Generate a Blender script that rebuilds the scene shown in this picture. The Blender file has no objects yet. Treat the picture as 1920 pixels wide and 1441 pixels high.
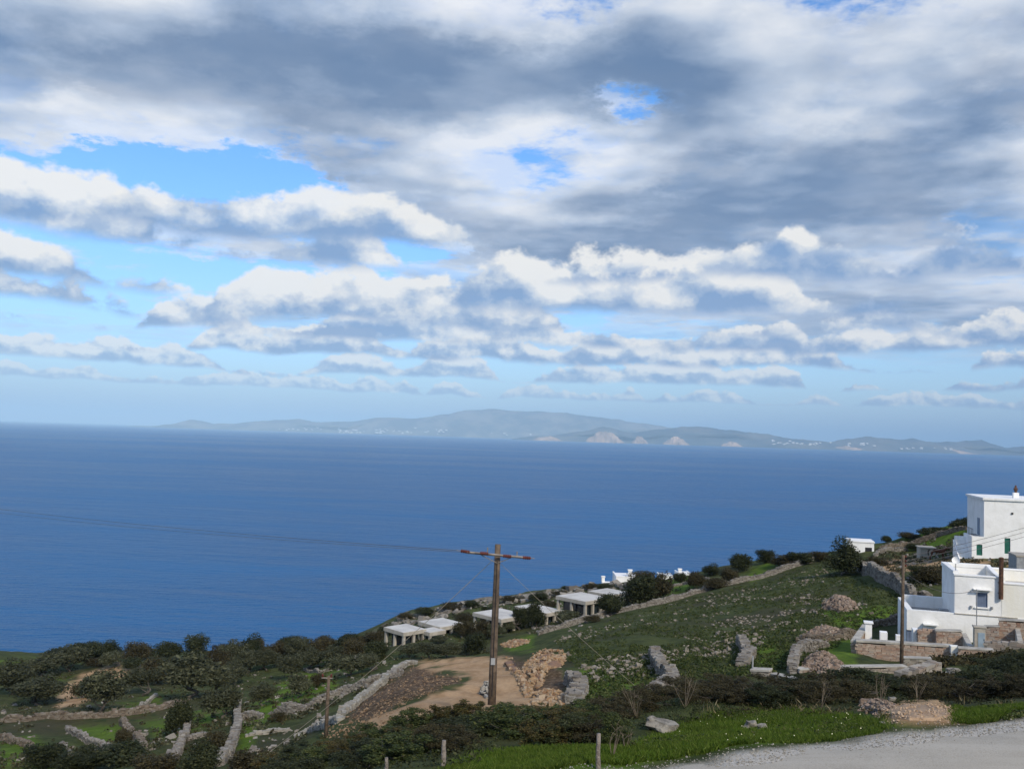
import bpy, bmesh, math, random
import numpy as np
from mathutils import Vector, Matrix

scene = bpy.context.scene
COL = scene.collection
R = math.radians

# ------------------------------------------------------------------ camera
FPX = 1700.0                       # focal length in photograph pixels (1920 wide)
PITCH = math.atan(95.5 / FPX)
ROLL = math.atan(0.0315)
cam_d = bpy.data.cameras.new('camera')
cam_d.sensor_width = 36.0
cam_d.lens = 36.0 * FPX / 1920.0
cam_d.clip_start = 0.3
cam_d.clip_end = 250000.0
cam = bpy.data.objects.new('camera', cam_d)
COL.objects.link(cam)
_fw = Vector((0, math.cos(PITCH), math.sin(PITCH)))
_r0 = Vector((1, 0, 0))
_u0 = Vector((0, -math.sin(PITCH), math.cos(PITCH)))
CR = _r0 * math.cos(ROLL) + _u0 * math.sin(ROLL)
CU = -_r0 * math.sin(ROLL) + _u0 * math.cos(ROLL)
CF = _fw
cam.matrix_world = Matrix(((CR.x, CU.x, -CF.x, 0), (CR.y, CU.y, -CF.y, 0), (CR.z, CU.z, -CF.z, 0), (0, 0, 0, 1)))
scene.camera = cam
SEA_Z = -130.0


def ray(px, py):
    """direction with y = 1 for a pixel of the photograph"""
    d = CF + CR * ((px - 960.0) / FPX) - CU * ((py - 720.5) / FPX)
    return d / d.y


def at(px, py, Y):
    return ray(px, py) * Y


def unit(px, py):
    return ray(px, py).normalized()


# ------------------------------------------------------------------ node helper
class NT:
    def __init__(self, tree):
        self.t = tree
        self.n = tree.nodes
        self.l = tree.links

    def new(self, typ, **kw):
        nd = self.n.new(typ)
        for k, v in kw.items():
            setattr(nd, k, v)
        return nd

    def put(self, sock, v):
        if v is None:
            return
        if isinstance(v, bpy.types.NodeSocket):
            self.l.new(v, sock)
        else:
            try:
                sock.default_value = v
            except Exception:
                if hasattr(v, '__len__') and len(v) == 3:
                    sock.default_value = (*v, 1.0)
                else:
                    sock.default_value = (v, v, v)

    def m(self, op, a=None, b=None, c=None, clamp=False):
        nd = self.new('ShaderNodeMath', operation=op, use_clamp=clamp)
        for i, v in enumerate((a, b, c)):
            if v is not None:
                self.put(nd.inputs[i], v)
        return nd.outputs[0]

    def vm(self, op, a=None, b=None, s=None, c=None):
        nd = self.new('ShaderNodeVectorMath', operation=op)
        if a is not None:
            self.put(nd.inputs[0], a)
        if b is not None:
            self.put(nd.inputs[1], b)
        if s is not None:
            self.put(nd.inputs['Scale'], s)
        if c is not None:
            self.put(nd.inputs[2], c)
        return nd.outputs['Value'] if op in ('LENGTH', 'DOT_PRODUCT', 'DISTANCE') else nd.outputs[0]

    def ss(self, v, a, b, lo=0.0, hi=1.0, kind='SMOOTHSTEP'):
        nd = self.new('ShaderNodeMapRange', interpolation_type=kind)
        nd.clamp = True if kind == 'LINEAR' else nd.clamp
        for i, x in enumerate((v, a, b, lo, hi)):
            self.put(nd.inputs[i], x)
        return nd.outputs[0]

    def mix(self, f, a, b, mode='MIX'):
        nd = self.new('ShaderNodeMix', data_type='RGBA', blend_type=mode)
        self.put(nd.inputs[0], f)
        self.put(nd.inputs[6], a)
        self.put(nd.inputs[7], b)
        return nd.outputs[2]

    def mixf(self, f, a, b):
        nd = self.new('ShaderNodeMix', data_type='FLOAT')
        self.put(nd.inputs[0], f)
        self.put(nd.inputs[2], a)
        self.put(nd.inputs[3], b)
        return nd.outputs[0]

    def noise(self, vec, scale=1.0, detail=4.0, rough=0.5, dist=0.0, lac=2.0, dim='3D'):
        nd = self.new('ShaderNodeTexNoise', noise_dimensions=dim)
        self.put(nd.inputs['Vector'], vec)
        for k, v in (('Scale', scale), ('Detail', detail), ('Roughness', rough), ('Distortion', dist), ('Lacunarity', lac)):
            self.put(nd.inputs[k], v)
        return nd.outputs[0]

    def mapping(self, vec, loc=(0, 0, 0), rot=(0, 0, 0), scale=(1, 1, 1), typ='POINT'):
        nd = self.new('ShaderNodeMapping', vector_type=typ)
        self.put(nd.inputs['Vector'], vec)
        nd.inputs['Location'].default_value = loc
        nd.inputs['Rotation'].default_value = rot
        nd.inputs['Scale'].default_value = scale
        return nd.outputs[0]

    def comb(self, x, y, z):
        nd = self.new('ShaderNodeCombineXYZ')
        for i, v in enumerate((x, y, z)):
            self.put(nd.inputs[i], v)
        return nd.outputs[0]

    def sep(self, v):
        nd = self.new('ShaderNodeSeparateXYZ')
        self.put(nd.inputs[0], v)
        return nd.outputs

    def sum(self, items):
        acc = items[0]
        for i in items[1:]:
            acc = self.m('ADD', acc, i)
        return acc


def lin(r, g, b):
    f = lambda c: (c / 255 / 12.92) if c / 255 <= 0.04045 else ((c / 255 + 0.055) / 1.055) ** 2.4
    return (f(r), f(g), f(b))


# ------------------------------------------------------------------ sky and sun
SUN_DIR = Vector((0.34, -0.72, 0.60)).normalized()
SUN_EL = math.asin(SUN_DIR.z)
SUN_AZ = math.atan2(SUN_DIR.x, SUN_DIR.y)

world = bpy.data.worlds.new('World')
scene.world = world
world.use_nodes = True
world.cycles.sampling_method = 'MANUAL'
world.cycles.sample_map_resolution = 512
W = NT(world.node_tree)
W.n.clear()
w_out = W.new('ShaderNodeOutputWorld')
w_bg = W.new('ShaderNodeBackground')
W.l.new(w_bg.outputs[0], w_out.inputs[0])
sky = W.new('ShaderNodeTexSky', sky_type='NISHITA')
sky.sun_disc = False
sky.sun_elevation = SUN_EL
sky.sun_rotation = SUN_AZ
sky.altitude = 150
sky.air_density = 1.0
sky.dust_density = 0.6
sky.ozone_density = 2.0
tc = W.new('ShaderNodeTexCoord')
D = W.vm('NORMALIZE', tc.outputs['Generated'])
Ds = W.sep(D)
el = W.m('MAXIMUM', Ds[2], 0.0)


# ragged edges for the breaks in the deck
_wn = W.new('ShaderNodeTexNoise')
W.put(_wn.inputs['Vector'], W.vm('MULTIPLY', D, (1.0, 1.0, 2.2)))
for _k, _v in (('Scale', 9.0), ('Detail', 6.0), ('Roughness', 0.68)):
    _wn.inputs[_k].default_value = _v
_off = W.vm('SUBTRACT', _wn.outputs['Color'], (0.5, 0.5, 0.5))
DW = W.vm('ADD', D, W.vm('MULTIPLY', _off, (0.20, 0.05, 0.085)))


def blob(px, py, rx, ry, amp):
    """soft elliptical patch of sky round a direction, rx and ry in photograph pixels"""
    d0 = unit(px, py)
    sx, sz = FPX / rx, FPX / ry
    sc = (sx, 0.9, sz)
    v = W.vm('MULTIPLY_ADD', DW, sc, c=(-d0.x * sc[0], -d0.y * sc[1], -d0.z * sc[2]))
    ln = W.vm('LENGTH', v)
    return W.ss(ln, 1.25, 0.1, 0.0, amp)


COVER = [  # where the cloud deck is closed (+) or broken (-)
    (390, 335, 250, 62, -.30), (60, 345, 180, 70, -.30), (1195, 190, 90, 50, -.22),
    (1090, 258, 70, 30, -.05), (810, 465, 90, 36, -.22), (440, 512, 170, 30, -.16), (110, 545, 190, 60, -.16),
    (300, 40, 560, 130, .20), (950, 140, 480, 130, .22), (1580, 340, 470, 120, .19), (1100, 440, 420, 80, .22), (420, 440, 280, 60, .12),
    (1600, 120, 500, 140, .16), (560, 190, 420, 90, .16), (1650, 560, 460, 110, .15), (60, 220, 170, 60, .10), (130, 335, 70, 26, .14),
    (760, 330, 170, 60, .16)]
TONE = [  # thick dark decks (-) and thin sunlit ones (+)
    (280, 75, 460, 80, -.52), (900, 165, 420, 110, -.54), (1530, 345, 400, 80, -.66), (130, 335, 110, 40, -.5), (1120, 470, 330, 56, -.50),
    (1800, 250, 260, 90, -.25), (660, 285, 130, 40, -.34), (1600, 590, 300, 46, -.26),
    (900, 30, 240, 60, .45), (350, 145, 260, 48, .38), (140, 190, 60, 26, .5), (1890, 40, 160, 90, .34), (1560, 205, 130, 30, .32),
    (920, 330, 150, 66, .30), (1220, 330, 60, 50, .3)]
cover = blob(*COVER[0])
for b in COVER[1:]:
    cover = W.m('ADD', cover, blob(*b))
tone = blob(*TONE[0])
for b in TONE[1:]:
    tone = W.m('ADD', tone, blob(*b))

# a deck of stratocumulus sliced into heights between 1.25 and 2.1 km; each slice is met where the ray crosses its height
inv = W.m('DIVIDE', 1.0, W.m('ADD', el, 0.055))
flat = W.comb(Ds[0], Ds[1], 0.0)
NL = 5
HB, HT = 1.25, 1.95
acc_c, acc_a = None, None
dark_c = lin(100, 128, 165)
mid_c = lin(180, 196, 218)
white_c = lin(250, 251, 253)
lowf = W.noise(W.vm('SCALE', flat, s=W.m('MULTIPLY', inv, 0.42)), 1.0, 2.0, 0.5)
lowf2 = W.noise(W.vm('ADD', W.vm('SCALE', flat, s=W.m('MULTIPLY', inv, 1.5)), (5.0, 2.0, 1.0)), 0.8, 3.0, 0.55)
for i in range(NL):
    fr = i / (NL - 1)
    h = HB + (HT - HB) * fr
    p = W.vm('SCALE', flat, s=W.m('MULTIPLY', inv, h))
    # each slice waits for the one before it, which keeps the shader within its stack
    p = W.vm('ADD', p, (3.7, 11.3, h * 0.9) if acc_a is None else W.comb(3.7, 11.3, W.m('MULTIPLY_ADD', acc_a, 1e-6, h * 0.9)))
    n = W.noise(p, 1.25, 6.0, 0.63)
    n2 = W.noise(W.vm('ADD', p, (0.10, -0.16, 0.16)), 1.25, 3.0, 0.58)
    v = W.m('ADD', W.m('ADD', n, cover), W.m('MULTIPLY', W.m('SUBTRACT', lowf, 0.5), 0.35))
    thr = 0.462 + 0.15 * fr ** 1.4
    a = W.ss(v, thr, thr + 0.11, 0.0, 1.0)
    thick = W.ss(v, thr + 0.02, thr + 0.40)
    # light: lower and thicker is darker, the flank that faces the sun brighter
    q = W.m('ADD', W.m('MULTIPLY', thick, -0.50), 0.52 + 0.62 * fr)
    q = W.m('ADD', q, W.m('ADD', W.m('MULTIPLY', tone, 0.52), W.m('MULTIPLY', W.m('SUBTRACT', lowf2, 0.46), 2.2)))
    q = W.m('ADD', q, W.m('MULTIPLY', W.m('SUBTRACT', n, n2), 3.4), clamp=True)
    c = W.mix(W.ss(q, 0.0, 0.5, kind='LINEAR'), dark_c, mid_c)
    c = W.mix(W.ss(q, 0.45, 1.0, kind='LINEAR'), c, white_c)
    a = W.m('MULTIPLY', a, W.ss(el, 0.07, 0.14, 0.0, 0.66 if i else 0.52))
    if acc_a is None:
        acc_c = W.mix(a, (0, 0, 0), c)
        acc_a = a
    else:
        w = W.m('MULTIPLY', a, W.m('SUBTRACT', 1.0, acc_a))
        acc_c = W.mix(1.0, acc_c, W.mix(w, (0, 0, 0), c), 'ADD')
        acc_a = W.m('ADD', acc_a, w)
hs = W.new('ShaderNodeHueSaturation')
hs.inputs['Saturation'].default_value = 1.25
hs.inputs['Value'].default_value = 1.0
W.l.new(sky.outputs[0], hs.inputs['Color'])
SKY_STR = 0.15
blue = W.mix(1.0, hs.outputs[0], (SKY_STR * 1.0, SKY_STR * 1.26, SKY_STR * 1.50), 'MULTIPLY')
comp = W.mix(1.0, acc_c, W.mix(acc_a, blue, (0, 0, 0)), 'ADD')
# rows of far cumulus: flat bases, heaped tops, the lower the row the farther away
hl = W.m('SQRT', W.m('ADD', W.m('MULTIPLY', Ds[0], Ds[0]), W.m('ADD', W.m('MULTIPLY', Ds[1], Ds[1]), 1e-6)))
hx, hy = W.m('DIVIDE', Ds[0], hl), W.m('DIVIDE', Ds[1], hl)
hv = W.comb(hx, hy, 0.0)
ROWS = [  # base elevation, height, general cover, whiteness, opacity, extra heaps (pixel x, pixel half width, amount)
    (.042, .012, .57, 1.0, .66, [(900, 500, .08), (1850, 160, .12)]),
    (.060, .018, .57, 1.1, .82, [(200, 260, .14), (1300, 330, .10)]),
    (.080, .023, .56, 1.15, .92, [(540, 170, .16), (1230, 240, .14)]),
    (.099, .029, .53, 1.05, .93, [(800, 330, .10), (1550, 330, .16), (80, 260, -.08)]),
    (.117, .044, .47, 1.25, .97, [(560, 330, .32), (900, 230, .16), (170, 90, .10), (1250, 200, -.1)]),
    (.138, .052, .47, 1.25, .97, [(1050, 330, .26), (1330, 220, .26), (60, 120, .14), (300, 150, -.1)]),
    (.178, .056, .43, 1.2, .95, [(1680, 330, .30), (640, 150, .20), (90, 170, .22)]),
    (.197, .050, .38, 1.05, .92, [(410, 280, .22), (1250, 200, .08), (60, 160, -.12)])]
hz = W.m('POWER', 2.718, W.m('MULTIPLY', el, -7.0))
air = lin(166, 186, 217)
comp = W.mix(W.m('MULTIPLY', hz, 0.97), comp, air)
deck = comp
for j, (eb, H, cv, wh, op, heaps) in enumerate(ROWS):
    loc = W.comb(W.m('MULTIPLY', hx, 0.72), W.m('MULTIPLY', hy, 0.72), W.m('ADD', el, j * 7.3 if not j else W.m('MULTIPLY_ADD', al, 1e-6, j * 7.3)))
    pf = W.noise(W.vm('MULTIPLY_ADD', loc, (1.0, 1.0, 0.0), c=(0.0, 0.0, j * 3.1)), 0.30 / H, 1.0, 0.5)
    pres = W.m('ADD', pf, cv - 0.5)
    for (hxp, hw, am) in heaps:
        d0 = unit(hxp, 640)
        g = Vector((d0.x, d0.y, 0)).normalized()
        sc = FPX / hw
        pres = W.m('ADD', pres, W.ss(W.vm('LENGTH', W.vm('MULTIPLY_ADD', hv, (sc, sc, 0), c=(-g.x * sc, -g.y * sc, 0))), 1.15, 0.2, 0.0, am))
    nf = W.noise(loc, 0.75 / H, 5.0, 0.6)
    nf2 = W.noise(W.vm('ADD', loc, (H * 0.16, -H * 0.1, H * 0.30)), 0.75 / H, 1.5, 0.55)
    up = W.m('SUBTRACT', el, W.m('ADD', W.m('MULTIPLY', W.m('SUBTRACT', pf, 0.5), H * 0.8), eb))
    top = W.m('MULTIPLY', W.ss(pres, 0.36, 0.78), H * 1.25)
    e1 = W.m('ADD', W.m('SUBTRACT', top, up), W.m('MULTIPLY', W.m('SUBTRACT', nf, 0.5), H * 2.1))
    a1 = W.ss(e1, 0.0, H * 0.22)
    a2 = W.ss(W.m('ADD', up, W.m('MULTIPLY', W.m('SUBTRACT', nf, 0.5), H * 0.5)), -H * 0.16, H * 0.16)
    al = W.m('MULTIPLY', W.m('MULTIPLY', a1, a2), op)
    t = W.m('DIVIDE', up, H)
    sh = W.m('ADD', W.m('MULTIPLY', t, 0.85), W.m('MULTIPLY', W.m('SUBTRACT', nf, nf2), 3.4))
    sh = W.m('MULTIPLY', W.m('ADD', sh, 0.10), wh, clamp=True)
    c = W.mix(W.ss(sh, 0.0, 0.45, kind='LINEAR'), lin(124, 160, 206), lin(188, 204, 225))
    c = W.mix(W.ss(sh, 0.36, 0.85, kind='LINEAR'), c, lin(253, 251, 246))
    c = W.mix(W.m('MULTIPLY', hz, 0.32), c, lin(206, 211, 226))
    comp = W.mix(al, comp, c)
# nothing but air below the horizon, no far rows high up: the parts of the sky that are not there are not worked out
w_bg.inputs[0].default_value = (*air, 1.0)
bg_rows, bg_deck = W.new('ShaderNodeBackground'), W.new('ShaderNodeBackground')
W.l.new(comp, bg_rows.inputs[0])
W.l.new(deck, bg_deck.inputs[0])
ms1, ms2 = W.new('ShaderNodeMixShader'), W.new('ShaderNodeMixShader')
W.l.new(W.m('GREATER_THAN', el, 0.292), ms1.inputs[0])
W.l.new(bg_rows.outputs[0], ms1.inputs[1])
W.l.new(bg_deck.outputs[0], ms1.inputs[2])
W.l.new(W.m('GREATER_THAN', Ds[2], -0.0005), ms2.inputs[0])
W.l.new(w_bg.outputs[0], ms2.inputs[1])
W.l.new(ms1.outputs[0], ms2.inputs[2])
W.l.new(ms2.outputs[0], w_out.inputs[0])

sun_d = bpy.data.lights.new('sun', 'SUN')
sun_d.energy = 3.4
sun_d.angle = R(6)
sun_d.color = (1.0, 0.90, 0.76)
sun = bpy.data.objects.new('sun', sun_d)
COL.objects.link(sun)
sun.rotation_euler = SUN_DIR.to_track_quat('Z', 'Y').to_euler()
sun.location = (0, -20, 60)

scene.view_settings.view_transform = 'Standard'
scene.view_settings.look = 'None'
scene.view_settings.exposure = 0.0
scene.view_settings.gamma = 1.0
scene.view_settings.use_curve_mapping = False

# ================================================================== helpers for things
rng = random.Random(7)
nrg = np.random.default_rng(11)


def link(o, parent=None):
    COL.objects.link(o)
    if parent is not None:
        o.parent = parent
    return o


def tag(o, label=None, cat=None, group=None, kind=None):
    if label:
        o['label'] = label
    if cat:
        o['category'] = cat
    if group:
        o['group'] = group
    if kind or cat:
        o['kind'] = kind or 'thing'
    return o


def mesh_np(name, verts, faces, mats=None, mat_idx=None, smooth=False, uv=None):
    """verts (n,3) array, faces (m,k) array of one polygon size"""
    verts = np.asarray(verts, np.float32)
    faces = np.asarray(faces, np.int32)
    me = bpy.data.meshes.new(name)
    me.vertices.add(len(verts))
    me.vertices.foreach_set('co', verts.ravel())
    k = faces.shape[1]
    me.loops.add(faces.size)
    me.loops.foreach_set('vertex_index', faces.ravel())
    me.polygons.add(len(faces))
    me.polygons.foreach_set('loop_start', np.arange(0, faces.size, k, dtype=np.int32))
    try:
        me.polygons.foreach_set('loop_total', np.full(len(faces), k, np.int32))
    except Exception:
        pass
    if mat_idx is not None:
        me.polygons.foreach_set('material_index', np.asarray(mat_idx, np.int32))
    me.polygons.foreach_set('use_smooth', np.full(len(faces), smooth, bool))
    for m in (mats or []):
        me.materials.append(m)
    me.update(calc_edges=True)
    me.validate()
    return me


def obj_np(name, verts, faces, mat, parent=None, smooth=False):
    o = bpy.data.objects.new(name, mesh_np(name, verts, faces, [mat], smooth=smooth))
    return link(o, parent)


def empty(name, loc=(0, 0, 0), rz=0.0):
    o = bpy.data.objects.new(name, None)
    o.location = loc
    o.rotation_euler = (0, 0, rz)
    o.empty_display_size = 0.3
    return link(o)


class MB:
    """collects boxes, tubes and prisms into one mesh"""

    def __init__(self):
        self.bm = bmesh.new()

    def box(self, x0, x1, y0, y1, z0, z1, bev=0.0):
        vs = [self.bm.verts.new(c) for c in ((x0, y0, z0), (x1, y0, z0), (x1, y1, z0), (x0, y1, z0), (x0, y0, z1), (x1, y0, z1), (x1, y1, z1), (x0, y1, z1))]
        fs = [self.bm.faces.new([vs[i] for i in q]) for q in ((0, 3, 2, 1), (4, 5, 6, 7), (0, 1, 5, 4), (1, 2, 6, 5), (2, 3, 7, 6), (3, 0, 4, 7))]
        if bev:
            es = list({e for f in fs for e in f.edges})
            bmesh.ops.bevel(self.bm, geom=es, offset=bev, segments=2, affect='EDGES', profile=0.6)
        return self

    def hexa(self, pts, bev=0.0):
        """eight corners: four of the bottom, four of the top"""
        vs = [self.bm.verts.new(c) for c in pts]
        fs = [self.bm.faces.new([vs[i] for i in q]) for q in ((0, 3, 2, 1), (4, 5, 6, 7), (0, 1, 5, 4), (1, 2, 6, 5), (2, 3, 7, 6), (3, 0, 4, 7))]
        if bev:
            es = list({e for f in fs for e in f.edges})
            bmesh.ops.bevel(self.bm, geom=es, offset=bev, segments=2, affect='EDGES', profile=0.6)
        return self

    def tube(self, pts, radii, seg=8, cap=True):
        pts = [Vector(p) for p in pts]
        if not hasattr(radii, '__len__'):
            radii = [radii] * len(pts)
        rings = []
        for i, p in enumerate(pts):
            d = (pts[min(i + 1, len(pts) - 1)] - pts[max(i - 1, 0)]).normalized()
            a = d.orthogonal().normalized() if abs(d.z) > 0.95 else d.cross(Vector((0, 0, 1))).normalized()
            if abs(d.z) > 0.95:
                a = Vector((1, 0, 0)) - d * d.x
                a.normalize()
            b = d.cross(a)
            rings.append([self.bm.verts.new(p + (a * math.cos(t) + b * math.sin(t)) * radii[i]) for t in [2 * math.pi * k / seg for k in range(seg)]])
        for r0, r1 in zip(rings, rings[1:]):
            for k in range(seg):
                self.bm.faces.new((r0[k], r0[(k + 1) % seg], r1[(k + 1) % seg], r1[k]))
        if cap:
            self.bm.faces.new(rings[0][::-1])
            self.bm.faces.new(rings[-1])
        return self

    def lathe(self, prof, cx=0, cy=0, seg=14):
        rings = [[self.bm.verts.new((cx + r * math.cos(2 * math.pi * k / seg), cy + r * math.sin(2 * math.pi * k / seg), z)) for k in range(seg)] for r, z in prof]
        for r0, r1 in zip(rings, rings[1:]):
            for k in range(seg):
                self.bm.faces.new((r0[k], r0[(k + 1) % seg], r1[(k + 1) % seg], r1[k]))
        self.bm.faces.new(rings[0][::-1])
        self.bm.faces.new(rings[-1])
        return self

    def prism(self, poly, z0, z1):
        a = [self.bm.verts.new((x, y, z0)) for x, y in poly]
        b = [self.bm.verts.new((x, y, z1)) for x, y in poly]
        n = len(poly)
        self.bm.faces.new(a[::-1])
        self.bm.faces.new(b)
        for i in range(n):
            self.bm.faces.new((a[i], a[(i + 1) % n], b[(i + 1) % n], b[i]))
        return self

    def build(self, name, mat, parent=None, smooth=False):
        bmesh.ops.recalc_face_normals(self.bm, faces=self.bm.faces)
        me = bpy.data.meshes.new(name)
        self.bm.to_mesh(me)
        self.bm.free()
        me.materials.append(mat)
        if smooth:
            me.polygons.foreach_set('use_smooth', np.ones(len(me.polygons), bool))
        return link(bpy.data.objects.new(name, me), parent)


def material(name, rough=0.85, spec=0.3):
    m = bpy.data.materials.new(name)
    m.use_nodes = True
    T = NT(m.node_tree)
    b = T.n['Principled BSDF']
    b.inputs['Roughness'].default_value = rough
    b.inputs['Specular IOR Level'].default_value = spec
    return m, T, b


def bump(T, b, h, strength=0.4, dist=0.05):
    nd = T.new('ShaderNodeBump')
    nd.inputs['Strength'].default_value = strength
    nd.inputs['Distance'].default_value = dist
    T.l.new(h, nd.inputs['Height'])
    T.l.new(nd.outputs[0], b.inputs['Normal'])


def wpos(T):
    return T.new('ShaderNodeNewGeometry').outputs['Position']


def opos(T):
    return T.new('ShaderNodeTexCoord').outputs['Object']


def plain(name, c, c2=None, rough=0.85, spec=0.25, scale=3.0, bs=0.0, world_space=True, detail=5, bscale=None, lo=0.35, hi=0.65):
    """a colour with a second one worked in by noise, and fine relief"""
    m, T, b = material(name, rough, spec)
    p = wpos(T) if world_space else opos(T)
    n = T.noise(p, scale, detail, 0.62)
    T.l.new(T.mix(T.ss(n, lo, hi), c, c2 or tuple(x * 0.8 for x in c)), b.inputs['Base Color'])
    if bs:
        bump(T, b, T.noise(p, bscale or scale * 6, 4, 0.6), bs, 0.05)
    return m


# ================================================================== sea
sea_m, T, b = material('sea_water', 0.22, 0.24)
P = wpos(T)
big = T.noise(T.vm('MULTIPLY', P, (0.00022, 0.0011, 0.0)), 1.0, 4.0, 0.6)
mid = T.noise(T.vm('MULTIPLY', P, (0.0025, 0.011, 0.0)), 1.0, 3.0, 0.55)
pat = T.m('ADD', T.m('MULTIPLY', big, 0.65), T.m('MULTIPLY', mid, 0.35))
T.l.new(T.mix(T.ss(pat, 0.38, 0.62), (0.004, 0.080, 0.222), (0.014, 0.122, 0.300)), b.inputs['Base Color'])
b.inputs['IOR'].default_value = 1.33
T.l.new(T.ss(pat, 0.36, 0.64, 0.30, 0.44), b.inputs['Roughness'])
w1 = T.noise(T.vm('MULTIPLY', P, (0.035, 0.12, 0.0)), 1.0, 4.0, 0.72)
w2 = T.noise(T.vm('MULTIPLY', T.mapping(P, rot=(0, 0, 0.25)), (0.011, 0.036, 0.0)), 1.0, 2.0, 0.5)
hgt = T.m('ADD', T.m('MULTIPLY', w1, 1.2), T.m('MULTIPLY', w2, 1.6))
bump(T, b, hgt, 1.0, 6.0)
v, f = [], []
NA = 96
radii = [1, 150, 600, 2000, 6000, 20000, 50000, 90000]
for r in radii:
    for k in range(NA):
        t = 2 * math.pi * k / NA
        v.append((r * math.cos(t), 100 + r * math.sin(t), SEA_Z))
for i in range(len(radii) - 1):
    for k in range(NA):
        f.append((i * NA + k, i * NA + (k + 1) % NA, (i + 1) * NA + (k + 1) % NA, (i + 1) * NA + k))
sea = obj_np('sea', v, f, sea_m)
cv_ = len(v)
tag(sea, kind='structure')

# ================================================================== far islands
FARR = [(250, 800), (330, 797), (360, 786), (400, 793), (440, 794), (500, 788), (560, 785), (600, 791), (640, 790), (680, 787), (710, 782), (780, 784), (830, 778), (870, 770), (920, 766), (960, 770),
        (1010, 770), (1060, 774), (1100, 779), (1150, 786), (1200, 793), (1250, 800), (1290, 806), (1340, 814), (1420, 822), (1500, 834)]
NEARR = [(960, 823), (1000, 817), (1040, 816), (1070, 811), (1100, 806), (1130, 800), (1150, 803), (1180, 810), (1195, 812), (1220, 806), (1250, 804), (1280, 800), (1310, 799), (1350, 804), (1400, 810), (1440, 814), (1480, 822),
         (1520, 825), (1555, 829), (1580, 824), (1620, 818), (1650, 821), (1690, 824), (1710, 822), (1740, 828), (1790, 828), (1840, 825), (1860, 831), (1880, 838), (1920, 836), (2000, 842), (2100, 850)]


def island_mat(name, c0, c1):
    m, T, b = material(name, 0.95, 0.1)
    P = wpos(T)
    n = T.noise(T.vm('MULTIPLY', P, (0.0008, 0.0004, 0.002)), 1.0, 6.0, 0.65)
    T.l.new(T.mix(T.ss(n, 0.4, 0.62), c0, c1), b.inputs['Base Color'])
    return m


def island(name, sil, Y, half, seed, mat):
    """hills with the given skyline at distance Y, half their depth in metres"""
    xs = np.arange(sil[0][0], sil[-1][0] + 1, 4.0)
    ys = np.interp(xs, [p[0] for p in sil], [p[1] for p in sil])
    r = np.random.default_rng(seed)
    ys = ys + np.interp(xs, xs[::4], r.normal(0, 0.7, len(xs[::4]))) + r.normal(0, 0.25, len(xs))
    M = 25
    n = len(xs)
    verts = []
    ph = r.uniform(0, 6.28, 40)
    for j in range(M):
        q = -1 + 2 * j / (M - 1)
        env = max(0.0, 1 - abs(q) ** 1.3)
        for i in range(n):
            d = ray(xs[i], ys[i])
            top = d.z * Y - SEA_Z
            X = d.x * Y
            rel = env * (1 + 0.22 * (1 - env) * (math.sin(X / 900 + ph[0] + 3 * q) + math.sin(X / 370 + ph[1] - 5 * q) + 0.6 * math.sin(X / 190 + ph[2] + 9 * q)) * (1 if abs(q) > 0.02 else 0))
            coast = 500 * math.sin(X / 2100 + ph[3]) + 260 * math.sin(X / 640 + ph[4])
            verts.append((X, Y + q * half + (coast if q < -0.5 else 0), SEA_Z - 30 + max(0.0, top + 30) * max(0.0, min(1.0, rel))))
    faces = [(j * n + i, j * n + i + 1, (j + 1) * n + i + 1, (j + 1) * n + i) for j in range(M - 1) for i in range(n - 1)]
    o = obj_np(name, verts, faces, mat, smooth=True)
    tag(o, kind='structure')
    return o


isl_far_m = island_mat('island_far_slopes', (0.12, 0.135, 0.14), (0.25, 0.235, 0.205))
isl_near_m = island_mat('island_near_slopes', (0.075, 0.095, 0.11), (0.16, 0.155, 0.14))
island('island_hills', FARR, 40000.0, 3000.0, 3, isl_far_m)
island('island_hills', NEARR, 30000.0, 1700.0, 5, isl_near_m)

# pale quarry faces, beaches and the white towns along the far shore
pale_m = plain('pale_cliff', (0.52, 0.37, 0.26), (0.28, 0.21, 0.16), scale=0.004)
town_m, T, b = material('far_town_white', 0.8, 0.2)
b.inputs['Base Color'].default_value = (0.82, 0.80, 0.76, 1)


def cliff(px0, px1, pyt, Y, seed):
    r = np.random.default_rng(seed)
    n = 22
    verts, faces = [], []
    for j in range(5):
        for i in range(n):
            u = i / (n - 1)
            px = px0 + (px1 - px0) * u
            d0 = ray(px, 0)
            prof = (1 - abs(2 * u - 0.9) ** 1.4) if abs(2 * u - 0.9) < 1 else 0
            top = max(0.0, (ray(0.5 * (px0 + px1), pyt).z * Y - SEA_Z) * (prof * r.uniform(0.8, 1.05)))
            verts.append((ray(px, 820).x * Y, Y + j * 60 + r.uniform(-30, 30), SEA_Z - 5 + (top + 5) * (j / 4) ** 0.8))
    faces = [(j * n + i, j * n + i + 1, (j + 1) * n + i + 1, (j + 1) * n + i) for j in range(4) for i in range(n - 1)]
    o = obj_np('pale_cliff', verts, faces, pale_m)
    tag(o, kind='structure')


for a in ((1100, 1178, 805, 28150, 1), (1186, 1220, 815, 28150, 2), (1245, 1300, 817, 28150, 3), (1355, 1400, 827, 28150, 4), (1545, 1650, 836, 28150, 5), (1720, 1850, 841, 28150, 6), (1000, 1060, 816, 28200, 7)):
    cliff(*a)

tv, tf = [], []


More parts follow.
